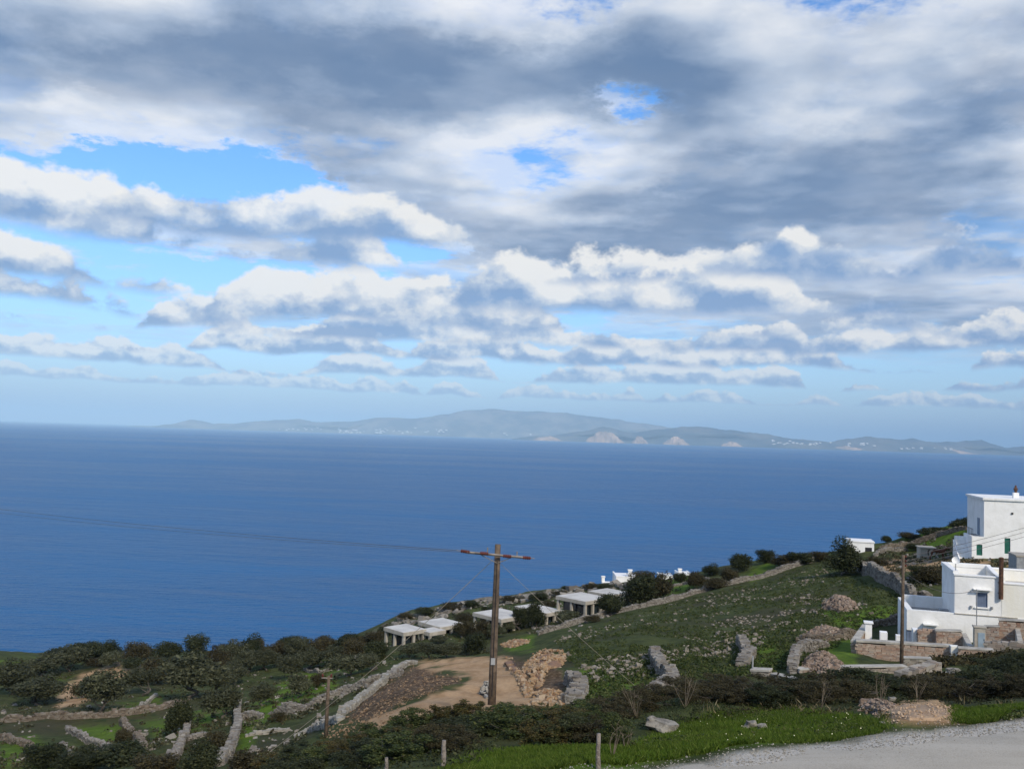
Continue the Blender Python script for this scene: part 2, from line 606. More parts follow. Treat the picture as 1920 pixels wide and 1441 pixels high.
def far_town(px0, px1, py0, py1, Y, n, w=46):
    for _ in range(n):
        px = rng.uniform(px0, px1)
        base = rng.triangular(0, 1, 0.1)
        horizon = ray(px, 0)
        py = py1 + (py0 - py1) * base
        c = at(px, py, Y - 120)
        c.z = max(c.z, SEA_Z + 3)
        sx, sy, sz = rng.uniform(0.6, 2.0) * w, w, rng.uniform(0.45, 1.0) * w * 0.7
        k = len(tv)
        for (a, b_, d) in ((-1, -1, -1), (1, -1, -1), (1, 1, -1), (-1, 1, -1), (-1, -1, 1), (1, -1, 1), (1, 1, 1), (-1, 1, 1)):
            tv.append((c.x + a * sx / 2, c.y + b_ * sy / 2, c.z + d * sz / 2))
        tf.extend([(k + q[0], k + q[1], k + q[2], k + q[3]) for q in ((4, 5, 6, 7), (0, 1, 5, 4), (1, 2, 6, 5), (2, 3, 7, 6), (3, 0, 4, 7), (0, 3, 2, 1))])


for a in ((520, 640, 800, 806, 37200, 12), (630, 860, 801, 812, 37200, 44), (820, 1000, 809, 818, 37200, 20), (1012, 1036, 797, 802, 38500, 10), (1440, 1560, 822, 833, 28400, 20), (1590, 1640, 828, 836, 28500, 10),
          (1500, 1540, 829, 834, 28400, 14), (1690, 1790, 838, 843, 28400, 18)):
    far_town(*a, w=46 if a[4] < 30000 else 56)
o = obj_np('far_town', tv, tf, town_m)
tag(o, 'white houses of the far shore towns below the blue hills', 'town', kind='stuff')

# ================================================================== terrain
def hz_y(px):
    return 816.0 + 0.0315 * (px - 960.0)


def st(X, Y):
    X, Y = np.asarray(X, float), np.asarray(Y, float)
    return np.stack([X / (Y + 20.0) * 3.2, np.log(Y + 12.0) * 1.25], -1)


CP = []   # (X, Y, z)


def cp(px, py, Y):
    p = at(px, py, Y)
    CP.append((p.x, p.y, p.z))


CREST = [(-260, 1236, 205), (-120, 1236, 205), (0, 1234, 205), (130, 1236, 200), (260, 1234, 195), (400, 1228, 190), (500, 1217, 185), (600, 1206, 180), (680, 1190, 178), (720, 1170, 178), (760, 1150, 178), (800, 1139, 178),
         (860, 1129, 176), (920, 1119, 175), (1000, 1109, 173), (1060, 1102, 172), (1130, 1095, 170), (1200, 1089, 168), (1300, 1078, 165), (1360, 1069, 162), (1420, 1056, 160), (1480, 1050, 158), (1540, 1040, 155), (1600, 1026, 153),
         (1650, 1016, 152), (1700, 1004, 152), (1760, 991, 152), (1815, 979, 152), (1870, 968, 154), (1920, 958, 156), (2050, 935, 160), (2250, 905, 165), (2500, 880, 170)]
for px, py, Y in CREST:
    cp(px, py, Y)
    d = ray(px, py).z
    for k, dd in ((1.09, 0.022), (1.25, 0.07)):
        p = ray(px, py) * (Y * k)
        CP.append((p.x, p.y, (d - dd) * Y * k))
    p = ray(px, py) * (Y * 1.75)
    CP.append((p.x, p.y, SEA_Z + 8))
    p = ray(px, py) * (Y * 2.1)
    CP.append((p.x, p.y, SEA_Z - 10))
for q in [  # left: terraces and olive grove
        (-200, 1330, 115), (0, 1300, 130), (0, 1350, 105), (0, 1415, 78), (-200, 1430, 75), (120, 1280, 150), (250, 1300, 125), (150, 1350, 100), (150, 1400, 82), (300, 1380, 82), (330, 1310, 118), (400, 1280, 140), (450, 1330, 92),
        (440, 1400, 68), (330, 1425, 66), (200, 1440, 66), (520, 1250, 150), (520, 1335, 82), (550, 1290, 110), (620, 1260, 135), (640, 1225, 150), (600, 1345, 73), (560, 1385, 64), (480, 1420, 60),
        # embankment, track, turning place
        (640, 1342, 60), (700, 1295, 76), (740, 1265, 88), (775, 1245, 97), (690, 1358, 46), (760, 1318, 51), (860, 1286, 58), (880, 1268, 68), (880, 1240, 94), (830, 1240, 96), (940, 1240, 92), (960, 1262, 76), (930, 1300, 53), (922, 1318, 42), (980, 1320, 45), (870, 1262, 74),
        # pavilions shelf
        (760, 1212, 118), (850, 1195, 122), (700, 1225, 120), (930, 1180, 128), (1000, 1170, 130), (1090, 1156, 128), (1150, 1140, 132), (880, 1205, 118), (960, 1205, 112), (800, 1160, 160), (900, 1145, 155), (1000, 1130, 155), (1100, 1118, 155), (1200, 1105, 155),
        # field
        (1028, 1186, 112), (1130, 1157, 118), (1190, 1142, 121), (1250, 1129, 124), (1330, 1106, 128), (1400, 1089, 132), (1490, 1063, 137), (1545, 1049, 140), (1600, 1048, 135),
        (1050, 1225, 82), (1000, 1262, 66), (1030, 1305, 50), (1100, 1300, 47), (1150, 1240, 66), (1150, 1200, 85), (1250, 1200, 80), (1250, 1280, 50), (1350, 1240, 60), (1350, 1170, 92), (1450, 1130, 100), (1450, 1200, 70), (1550, 1160, 80), (1550, 1090, 112),
        (1400, 1262, 50), (1480, 1262, 50), (1560, 1230, 58), (1640, 1130, 86), (1620, 1080, 110), (1690, 1110, 92), (1650, 1060, 125),
        # houses and yard
        (1620, 1250, 53), (1690, 1262, 52), (1760, 1255, 52), (1850, 1262, 46), (1920, 1270, 42), (1706, 1206, 66), (1800, 1206, 64), (1900, 1204, 61), (1700, 1150, 80), (1700, 1080, 100), (1760, 1062, 105), (1830, 1048, 112), (1920, 1052, 108), (1760, 1040, 128), (1720, 1030, 140), (1700, 1015, 148),
        (2050, 1050, 108), (2050, 1204, 60), (2050, 1270, 42), (2300, 1150, 80), (2300, 1000, 150), (2300, 1250, 50),
        # bank behind the hedge
        (560, 1436, 31), (640, 1420, 29), (760, 1405, 27.5), (900, 1395, 27), (1050, 1385, 27), (1180, 1365, 27), (1300, 1345, 27), (1420, 1338, 27), (1560, 1338, 26), (1700, 1325, 27), (1820, 1322, 27), (1920, 1318, 27),
        (700, 1375, 37), (860, 1355, 36), (1000, 1345, 37), (1150, 1325, 38), (1300, 1305, 38), (1450, 1292, 38), (1600, 1285, 38), (1750, 1285, 38), (1900, 1290, 36), (2100, 1300, 32), (380, 1455, 52), (200, 1480, 55), (0, 1490, 58), (-200, 1500, 58)]:
    cp(*q)
# the road: a level strip, its far edge a straight line
RA, RB = Vector((1.72, 16.50, 0)), Vector((11.55, 20.45, 0))
RD = (RB - RA).normalized()
RN = Vector((RD.y, -RD.x, 0))          # towards the camera
ROAD_Z = -6.0
for t in (-60, -40, -25, -15, -8, -3, 0, 4, 8, 12, 16, 22, 30, 45, 60):
    for wd, dz in ((-4.6, -1.25), (-2.4, -0.50), (-0.8, -0.06), (-0.2, -0.03), (3.2, -0.03), (6.6, -0.03)):
        p = RA + RD * t + RN * wd
        if p.y > 1.0:
            CP.append((p.x, p.y, ROAD_Z + dz))
for q in [(470, 1500, 20), (470, 1486, 30), (300, 1510, 20), (300, 1505, 32), (300, 1490, 42), (100, 1525, 20), (100, 1530, 35), (-100, 1545, 25), (-100, 1540, 42), (640, 1470, 22), (-400, 1560, 40)]:
    cp(*q)
for t in (-20, -10, 0, 10, 20, 34):
    p = RA + RD * t + RN * 11
    CP.append((p.x, max(p.y, 1.5), ROAD_Z + 3.0))
CP.append((0, 1.5, -1.9))
CPA = np.array(CP)
_s = st(CPA[:, 0], CPA[:, 1])
_w = CPA[:, 2] / (CPA[:, 1] + 20.0)


def _phi(r2):
    return 0.5 * r2 * np.log(r2 + 1e-12)


_n = len(CPA)
_d2 = ((_s[:, None] - _s[None]) ** 2).sum(-1)
_A = np.zeros((_n + 3, _n + 3))
_A[:_n, :_n] = _phi(_d2) + np.eye(_n) * 2e-4
_A[:_n, _n] = 1
_A[:_n, _n + 1:] = _s
_A[_n:, :_n] = _A[:_n, _n:].T
_sol = np.linalg.solve(_A, np.concatenate([_w, [0, 0, 0]]))


def tz(X, Y):
    """terrain height, smooth"""
    X, Y = np.asarray(X, float), np.asarray(Y, float)
    shp = X.shape
    q = st(X.ravel(), Y.ravel())
    out = np.empty(len(q))
    for i in range(0, len(q), 20000):
        c = q[i:i + 20000]
        d2 = ((c[:, None] - _s[None]) ** 2).sum(-1)
        out[i:i + 20000] = _phi(d2) @ _sol[:_n] + _sol[_n] + c @ _sol[_n + 1:]
    z = out * (Y.ravel() + 20.0)
    return np.clip(z, SEA_Z - 11, 60).reshape(shp)


# value noise used for relief and scattering
_lat = nrg.random((256, 256))


def vnoise(X, Y, s):
    x, y = np.asarray(X) * s + 1000.0, np.asarray(Y) * s + 1000.0
    xi, yi = np.floor(x).astype(int), np.floor(y).astype(int)
    fx, fy = x - xi, y - yi
    fx, fy = fx * fx * (3 - 2 * fx), fy * fy * (3 - 2 * fy)
    g = lambda a, b_: _lat[a % 256, b_ % 256]
    return (g(xi, yi) * (1 - fx) + g(xi + 1, yi) * fx) * (1 - fy) + (g(xi, yi + 1) * (1 - fx) + g(xi + 1, yi + 1) * fx) * fy


def road_dist(X, Y):
    """signed distance beyond the road's far edge (positive away from the camera)"""
    return -((X - RA.x) * RN.x + (Y - RA.y) * RN.y)


def relief(X, Y):
    rd = road_dist(X, Y)
    k = np.clip((rd - 0.3) / 7.0, 0.0, 1)
    r = (vnoise(X, Y, 0.16) - 0.5) * 0.7 + (vnoise(X, Y, 0.5) - 0.5) * 0.30 + (vnoise(X, Y, 1.4) - 0.5) * 0.12
    return r * k


def gz(X, Y):
    return tz(X, Y) + relief(np.asarray(X, float), np.asarray(Y, float))


# the grid: closer lines near the road, wider ones on the far slope
NS, NTT = 520, 430
sg = np.linspace(-1.15, 1.15, NS)
yg = np.exp(np.linspace(math.log(1.5 + 8), math.log(420 + 8), NTT)) - 8
YY = np.repeat(yg[:, None], NS, 1)
XX = sg[None] * (YY + 20.0)
ZZ = gz(XX, YY)


def _bil(X, Y):
    """height read from the grid itself, so that things stand on the mesh"""
    X, Y = np.atleast_1d(np.asarray(X, float)), np.atleast_1d(np.asarray(Y, float))
    u = (X / (Y + 20.0) - sg[0]) / (sg[1] - sg[0])
    w = (np.log(Y + 8) - math.log(9.5)) / (math.log(428) - math.log(9.5)) * (NTT - 1)
    u, w = np.clip(u, 0, NS - 1.001), np.clip(w, 0, NTT - 1.001)
    i, j = u.astype(int), w.astype(int)
    fu, fw = u - i, w - j
    return (ZZ[j, i] * (1 - fu) + ZZ[j, i + 1] * fu) * (1 - fw) + (ZZ[j + 1, i] * (1 - fu) + ZZ[j + 1, i + 1] * fu) * fw


def ground(X, Y):
    return float(_bil(X, Y)[0])


def G(px, py, ymin=12.0, ymax=230.0):
    """first point of the ground met by the line of sight through a pixel of the photograph"""
    d = ray(px, py)
    ys = np.exp(np.linspace(math.log(ymin), math.log(ymax), 900))
    below = d.z * ys - _bil(d.x * ys, ys)
    k = np.nonzero(below < 0)[0]
    if len(k) == 0:
        j = int(np.argmin(below))
        Y = ys[j]
    else:
        j = max(k[0], 1)
        a, b_ = below[j - 1], below[j]
        Y = ys[j - 1] + (ys[j] - ys[j - 1]) * (a / (a - b_ + 1e-9))
    return Vector((d.x * Y, Y, ground(d.x * Y, Y)))


def pix(X, Y, Z):
    """photograph pixel of world points"""
    X, Y, Z = (np.asarray(a, float) for a in (X, Y, Z))
    u = X * CR.x + Y * CR.y + Z * CR.z
    v_ = X * CU.x + Y * CU.y + Z * CU.z
    w = np.maximum(X * CF.x + Y * CF.y + Z * CF.z, 1e-3)
    return 960 + FPX * u / w, 720.5 - FPX * v_ / w


def poly_sd(px, py, poly):
    """signed distance in photograph pixels to an outline on the map of the ground (negative inside)"""
    poly = np.array(poly, float)
    d = np.full(px.shape, 1e9)
    ins = np.zeros(px.shape, bool)
    for (x0, y0), (x1, y1) in zip(poly, np.roll(poly, -1, 0)):
        ex, ey = x1 - x0, y1 - y0
        t = np.clip(((px - x0) * ex + (py - y0) * ey) / (ex * ex + ey * ey + 1e-9), 0, 1)
        d = np.minimum(d, np.hypot(px - x0 - t * ex, py - y0 - t * ey))
        c = ((y0 > py) != (y1 > py)) & (px < (x1 - x0) * (py - y0) / ((y1 - y0) if abs(y1 - y0) > 1e-9 else 1e-9) + x0)
        ins ^= c
    return np.where(ins, -d, d)


PXg, PYg = pix(XX, YY, ZZ)
wob = (vnoise(XX, YY, 0.35) - 0.5) * 14 + (vnoise(XX, YY, 1.1) - 0.5) * 10


def zone(polys, soft=6.0, wobble=1.0):
    acc = np.zeros(XX.shape)
    for pl in polys:
        sd = poly_sd(PXg, PYg, pl) + wob * wobble
        acc = np.maximum(acc, np.clip(0.5 - sd / soft, 0, 1))
    acc[YY < 14] = 0
    return acc


DIRT = [[(770, 1243), (880, 1233), (945, 1231), (966, 1255), (992, 1300), (1000, 1345), (930, 1352), (880, 1335), (800, 1345), (680, 1378), (690, 1352), (790, 1308), (868, 1284), (880, 1270), (840, 1258)],
        [(1640, 1052), (1690, 1045), (1725, 1050), (1770, 1052), (1850, 1048), (1925, 1058), (1925, 1062), (1850, 1062), (1760, 1062), (1700, 1066), (1660, 1080), (1645, 1070)],
        [(120, 1285), (200, 1245), (290, 1255), (200, 1275), (150, 1320), (105, 1330)]]
RUBB = [[(775, 1247), (868, 1272), (858, 1284), (790, 1308), (690, 1350), (632, 1348), (700, 1292)], [(975, 1245), (1050, 1225), (1062, 1300), (1000, 1330), (985, 1290)], [(940, 1228), (962, 1250), (990, 1295), (1000, 1290), (985, 1235)]]
LUSH = [[(450, 1345), (560, 1260), (620, 1262), (640, 1290), (560, 1320), (490, 1360), (470, 1410), (440, 1415)], [(350, 1335), (420, 1320), (420, 1345), (360, 1375)], [(0, 1395), (60, 1375), (120, 1405), (100, 1441), (0, 1441)],
        [(140, 1365), (230, 1355), (250, 1395), (190, 1405)], [(0, 1240), (95, 1238), (90, 1252), (0, 1262)], [(1540, 1205), (1606, 1195), (1606, 1250), (1560, 1240)], [(1400, 1195), (1440, 1200), (1500, 1245), (1430, 1260), (1395, 1262)],
        [(1090, 1250), (1170, 1270), (1230, 1290), (1150, 1330), (1085, 1320)], [(1230, 1090), (1290, 1080), (1300, 1100), (1240, 1120)], [(1400, 1075), (1440, 1058), (1450, 1065), (1410, 1085)], [(1540, 1140), (1690, 1140), (1690, 1165), (1560, 1180)],
        [(1180, 1400), (1300, 1345), (1450, 1325), (1660, 1345), (1700, 1360), (1450, 1388), (1200, 1425)], [(860, 1441), (1010, 1400), (1160, 1390), (1200, 1441)], [(80, 1265), (160, 1275), (120, 1295), (60, 1300)], [(200, 1330), (300, 1300), (310, 1320), (230, 1345)],
        [(620, 1240), (690, 1232), (700, 1248), (620, 1262)], [(950, 1200), (1000, 1190), (1000, 1215), (955, 1222)], [(1680, 995), (1815, 985), (1812, 1030), (1700, 1032)], [(260, 1350), (340, 1345), (350, 1380), (290, 1385)]]
DRY = [[(0, 1325), (330, 1310), (420, 1335), (330, 1355), (120, 1360), (0, 1370)], [(100, 1260), (330, 1235), (330, 1290), (110, 1330)], [(300, 1375), (430, 1365), (420, 1400), (300, 1410)]]
VERGE = [[(1130, 1436), (1300, 1400), (1450, 1380), (1600, 1367), (1930, 1342), (1930, 1360), (1140, 1460)]]
SPOIL = [[(1645, 1335), (1690, 1318), (1760, 1318), (1800, 1335), (1805, 1350), (1760, 1358), (1690, 1360), (1650, 1350)]]
COAST = [[(680, 1196), (760, 1148), (920, 1117), (1100, 1097), (1100, 1105), (900, 1133), (760, 1165), (690, 1205)]]
masks = {'dirt': zone(DIRT + SPOIL), 'rubble': zone(RUBB, 8), 'lush': zone(LUSH, 10), 'dry': zone(DRY, 16), 'rock': zone(COAST, 6)}
rdg = road_dist(XX, YY)
masks['gravel'] = np.clip(1 - (rdg - 0.14 + (vnoise(XX, YY, 0.8) - 0.5) * 0.7 + (vnoise(XX, YY, 3.0) - 0.5) * 0.4) / 0.45, 0, 1)
SPOIL_M = zone(SPOIL)
ZZ = ZZ + SPOIL_M * 0.12 * (0.5 + vnoise(XX, YY, 1.2))

tm, T, b = material('hillside_ground', 0.95, 0.1)
P = wpos(T)


def attr(nm):
    return T.new('ShaderNodeAttribute', attribute_name=nm).outputs['Fac']


n_big = T.noise(P, 0.09, 5, 0.6)
n_mid = T.noise(P, 0.55, 6, 0.65)
n_fin = T.noise(P, 3.2, 5, 0.65)
g = T.mix(T.ss(n_mid, 0.36, 0.62), (0.038, 0.050, 0.016), (0.072, 0.086, 0.027))
g = T.mix(T.ss(n_big, 0.46, 0.66, 0.0, 0.7), g, (0.052, 0.047, 0.026))
g = T.mix(T.ss(n_fin, 0.58, 0.74, 0.0, 0.6), g, (0.085, 0.075, 0.050))
lush = T.mix(T.ss(n_mid, 0.35, 0.65), (0.075, 0.128, 0.012), (0.125, 0.190, 0.020))
lush = T.mix(T.ss(n_fin, 0.45, 0.7, 0.0, 0.55), lush, (0.030, 0.060, 0.012))
g = T.mix(T.m('MULTIPLY', attr('lush'), T.ss(n_big, 0.30, 0.50, 0.70, 1.0)), g, lush)
dry = T.mix(T.ss(n_mid, 0.35, 0.65), (0.10, 0.072, 0.036), (0.055, 0.052, 0.024))
g = T.mix(T.m('MULTIPLY', attr('dry'), T.ss(n_mid, 0.40, 0.62)), g, dry)
rock = T.mix(T.ss(n_fin, 0.35, 0.65), (0.30, 0.25, 0.19), (0.14, 0.12, 0.09))
g = T.mix(T.m('MULTIPLY', attr('rock'), T.ss(n_mid, 0.42, 0.55)), g, rock)
rub = T.mix(T.ss(n_fin, 0.38, 0.66), (0.070, 0.042, 0.024), (0.21, 0.145, 0.09))
rub = T.mix(T.ss(n_big, 0.4, 0.62, 0.0, 0.6), rub, (0.06, 0.050, 0.026))
g = T.mix(attr('rubble'), g, rub)
n_trk = T.noise(T.vm('MULTIPLY', P, (0.7, 0.25, 0.5)), 1.0, 5, 0.6)
drt = T.mix(T.ss(n_trk, 0.35, 0.65), (0.36, 0.225, 0.115), (0.50, 0.335, 0.190))
drt = T.mix(T.ss(n_fin, 0.42, 0.72, 0.0, 0.5), drt, (0.30, 0.19, 0.10))
g = T.mix(attr('dirt'), g, drt)
gv = T.noise(P, 30.0, 3, 0.75)
grv = T.mix(T.ss(gv, 0.35, 0.65), (0.36, 0.33, 0.28), (0.60, 0.565, 0.50))
g = T.mix(attr('gravel'), g, grv)
T.l.new(g, b.inputs['Base Color'])
bump(T, b, T.m('ADD', T.m('MULTIPLY', n_fin, 0.7), T.m('MULTIPLY', gv, 0.3)), 0.9, 0.14)

verts = np.stack([XX, YY, ZZ], -1).reshape(-1, 3)
idx = np.arange(NS * NTT).reshape(NTT, NS)
faces = np.stack([idx[:-1, :-1], idx[:-1, 1:], idx[1:, 1:], idx[1:, :-1]], -1).reshape(-1, 4)
terr = obj_np('hillside', verts, faces, tm, smooth=True)
for k, mk in masks.items():
    a = terr.data.attributes.new(k, 'FLOAT', 'POINT')
    a.data.foreach_set('value', mk.ravel().astype(np.float32))
tag(terr, kind='structure')

# the road surface: worn asphalt with loose chippings, crowned a little
road_m, T, b = material('worn_asphalt', 0.9, 0.2)
P = wpos(T)
a1 = T.noise(P, 0.5, 5, 0.6)
a2 = T.noise(P, 34.0, 3, 0.75)
a3 = T.noise(T.mapping(P, rot=(0, 0, -math.atan2(RD.y, RD.x)), scale=(0.12, 1.6, 1)), 1.0, 4, 0.55)
c = T.mix(T.ss(a1, 0.35, 0.65), (0.32, 0.29, 0.235), (0.38, 0.345, 0.28))
c = T.mix(T.ss(a3, 0.42, 0.62, 0.0, 0.7), c, (0.42, 0.385, 0.32))
c = T.mix(T.ss(a2, 0.40, 0.68, 0.0, 0.6), c, (0.48, 0.445, 0.38))
c = T.mix(T.ss(a2, 0.42, 0.28, 0.0, 0.5), c, (0.09, 0.085, 0.08))
T.l.new(c, b.inputs['Base Color'])
bump(T, b, a2, 0.5, 0.02)
rv, rf = [], []
ts = np.arange(-6, 60, 0.4)
ws = [0.0, 0.5, 1.6, 3.1, 4.6, 5.6, 6.1]
for t in ts:
    for j, wd in enumerate(ws):
        jit = 0.0 if 0 < j < 6 else float(vnoise(t, j * 7.0, 0.9) - 0.5) * 0.5 + float(vnoise(t, j * 7.0, 3.1) - 0.5) * 0.22
        p = RA + RD * float(t) + RN * (wd + jit)
        crown = 0.05 * (1 - ((wd - 3.1) / 3.0) ** 2)
        rv.append((p.x, p.y, ROAD_Z + 0.02 + crown if 0 < j < 6 else ROAD_Z - 0.06))
nw = len(ws)
rf = [(i * nw + j, (i + 1) * nw + j, (i + 1) * nw + j + 1, i * nw + j + 1) for i in range(len(ts) - 1) for j in range(nw - 1)]
road = obj_np('road', rv, rf, road_m, smooth=True)
tag(road, kind='structure')
line_m = plain('worn_white_paint', (0.55, 0.54, 0.50), (0.30, 0.29, 0.27), scale=9)
lv = []
for t in ts[ts > 4]:
    for wd in (3.02, 3.14):
        p = RA + RD * float(t) + RN * wd
        lv.append((p.x, p.y, ROAD_Z + 0.074))
obj_np('road_marking', lv, [(2 * i, 2 * i + 1, 2 * i + 3, 2 * i + 2) for i in range(len(lv) // 2 - 1)], line_m, road)

# ================================================================== air
haze_m = bpy.data.materials.new('sea_air')
haze_m.use_nodes = True
_t = NT(haze_m.node_tree)
_t.n.clear()
_o = _t.new('ShaderNodeOutputMaterial')
_v = _t.new('ShaderNodeVolumePrincipled')
_v.inputs['Color'].default_value = (0.48, 0.74, 1.0, 1.0)
_v.inputs['Density'].default_value = 3.0e-5
_v.inputs['Anisotropy'].default_value = -0.4
_t.l.new(_v.outputs[0], _o.inputs['Volume'])
haze = MB().box(-95000, 95000, -95000, 95000, SEA_Z - 42, 1330).build('haze', haze_m)
tag(haze, 'pale sea air that veils the far islands', 'haze', kind='stuff')

# ================================================================== dry stone
STONE_V = np.array([(-1, -1, -1), (1, -1, -1), (1, 1, -1), (-1, 1, -1), (-1, -1, 1), (1, -1, 1), (1, 1, 1), (-1, 1, 1)], float) * 0.5
STONE_F = np.array([(0, 3, 2, 1), (4, 5, 6, 7), (0, 1, 5, 4), (1, 2, 6, 5), (2, 3, 7, 6), (3, 0, 4, 7)])


def stones_mesh(cen, size, rz, jit=0.2, seed=0, tilt=0.12):
    """many rough blocks: centres (n,3), sizes (n,3), turns (n,)"""
    r = np.random.default_rng(seed)
    cen, size, rz = np.asarray(cen, float), np.asarray(size, float), np.asarray(rz, float)
    n = len(cen)
    v = np.repeat(STONE_V[None], n, 0) + r.uniform(-jit, jit, (n, 8, 3))
    v *= size[:, None]
    a, b_ = r.normal(0, tilt, n), r.normal(0, tilt, n)
    y2 = v[..., 1] * np.cos(a)[:, None] - v[..., 2] * np.sin(a)[:, None]
    z2 = v[..., 1] * np.sin(a)[:, None] + v[..., 2] * np.cos(a)[:, None]
    x2 = v[..., 0] * np.cos(b_)[:, None] + z2 * np.sin(b_)[:, None]
    z3 = -v[..., 0] * np.sin(b_)[:, None] + z2 * np.cos(b_)[:, None]
    c, s = np.cos(rz)[:, None], np.sin(rz)[:, None]
    out = np.stack([x2 * c - y2 * s, x2 * s + y2 * c, z3], -1) + cen[:, None]
    f = (STONE_F[None] + (np.arange(n) * 8)[:, None, None]).reshape(-1, 4)
    return out.reshape(-1, 3), f


def stone_mat(name, cols, lichen=(0.30, 0.29, 0.25), la=0.4, rough=0.92):
    m, T, b = material(name, rough, 0.15)
    rnd = T.new('ShaderNodeNewGeometry').outputs['Random Per Island']
    rp = T.new('ShaderNodeValToRGB')
    rp.color_ramp.interpolation = 'LINEAR'
    els = rp.color_ramp.elements
    while len(els) < len(cols):
        els.new(0.5)
    for i, cc in enumerate(cols):
        els[i].position = i / (len(cols) - 1)
        els[i].color = (*cc, 1)
    T.l.new(rnd, rp.inputs[0])
    P = wpos(T)
    n = T.noise(P, 5.0, 5, 0.65)
    c = T.mix(T.ss(n, 0.48, 0.68, 0.0, la), rp.outputs[0], lichen)
    c = T.mix(T.ss(T.noise(P, 11.0, 4, 0.6), 0.45, 0.3, 0.0, 0.45), c, (0.07, 0.06, 0.05))
    T.l.new(c, b.inputs['Base Color'])
    bump(T, b, T.noise(P, 22.0, 4, 0.65), 0.5, 0.04)
    return m


GREY = stone_mat('grey_limestone', [(0.115, 0.101, 0.086), (0.194, 0.173, 0.144), (0.259, 0.238, 0.202), (0.158, 0.137, 0.115), (0.288, 0.266, 0.230)])
PALE = stone_mat('pale_limestone', [(0.187, 0.170, 0.136), (0.306, 0.281, 0.238), (0.246, 0.230, 0.187), (0.357, 0.340, 0.297)], (0.323, 0.306, 0.264), 0.3)
RUSTC = [(0.27, 0.165, 0.115), (0.40, 0.28, 0.205), (0.34, 0.255, 0.195), (0.46, 0.37, 0.29), (0.30, 0.205, 0.155), (0.38, 0.335, 0.285)]
RUST = stone_mat('rust_schist', RUSTC, (0.42, 0.38, 0.32), 0.35)
ORANGE = stone_mat('freshly_broken_stone', [(0.265, 0.144, 0.069), (0.353, 0.240, 0.138), (0.294, 0.192, 0.104), (0.383, 0.304, 0.216), (0.221, 0.120, 0.060)], (0.339, 0.272, 0.190), 0.3)
PINK = stone_mat('pink_rubble_stone', [(0.20, 0.14, 0.10), (0.29, 0.215, 0.165), (0.17, 0.125, 0.09), (0.33, 0.27, 0.215)], (0.27, 0.24, 0.19), 0.35)
EMB = stone_mat('embankment_stone', [(0.14, 0.085, 0.045), (0.23, 0.15, 0.085), (0.30, 0.21, 0.13), (0.18, 0.12, 0.07)], (0.27, 0.21, 0.14), 0.3)
SANDY = stone_mat('sandy_clods', [(0.36, 0.24, 0.15), (0.44, 0.31, 0.20), (0.50, 0.38, 0.27), (0.40, 0.28, 0.18)], (0.48, 0.38, 0.28), 0.3)
FST = stone_mat('field_stone', [(0.148, 0.126, 0.092), (0.237, 0.207, 0.163), (0.192, 0.163, 0.126), (0.296, 0.266, 0.215)], (0.252, 0.229, 0.185), 0.3)
BROWNST = stone_mat('earthy_field_stone', [(0.111, 0.085, 0.064), (0.187, 0.149, 0.111), (0.145, 0.119, 0.089), (0.255, 0.221, 0.178)], (0.204, 0.187, 0.145), 0.4)
core_m = plain('wall_filling', (0.075, 0.062, 0.048), (0.045, 0.038, 0.03), scale=2.5, bs=0.5)


def resample(pts, step):
    pts = [Vector(p) for p in pts]
    seg = [(b_ - a).length for a, b_ in zip(pts, pts[1:])]
    L = sum(seg)
    n = max(2, int(L / step) + 1)
    out = []
    for i in range(n):
        t = L * i / (n - 1)
        k = 0
        while k < len(seg) - 1 and t > seg[k]:
            t -= seg[k]
            k += 1
        out.append(pts[k].lerp(pts[k + 1], min(1.0, t / max(seg[k], 1e-6))))
    return out


def gpath(pp, step=0.6):
    """pixel points on the ground -> a line on the ground"""
    base = resample([G(*p) for p in pp], step)
    return [Vector((p.x, p.y, ground(p.x, p.y))) for p in base]


WALL_SEED = [100]


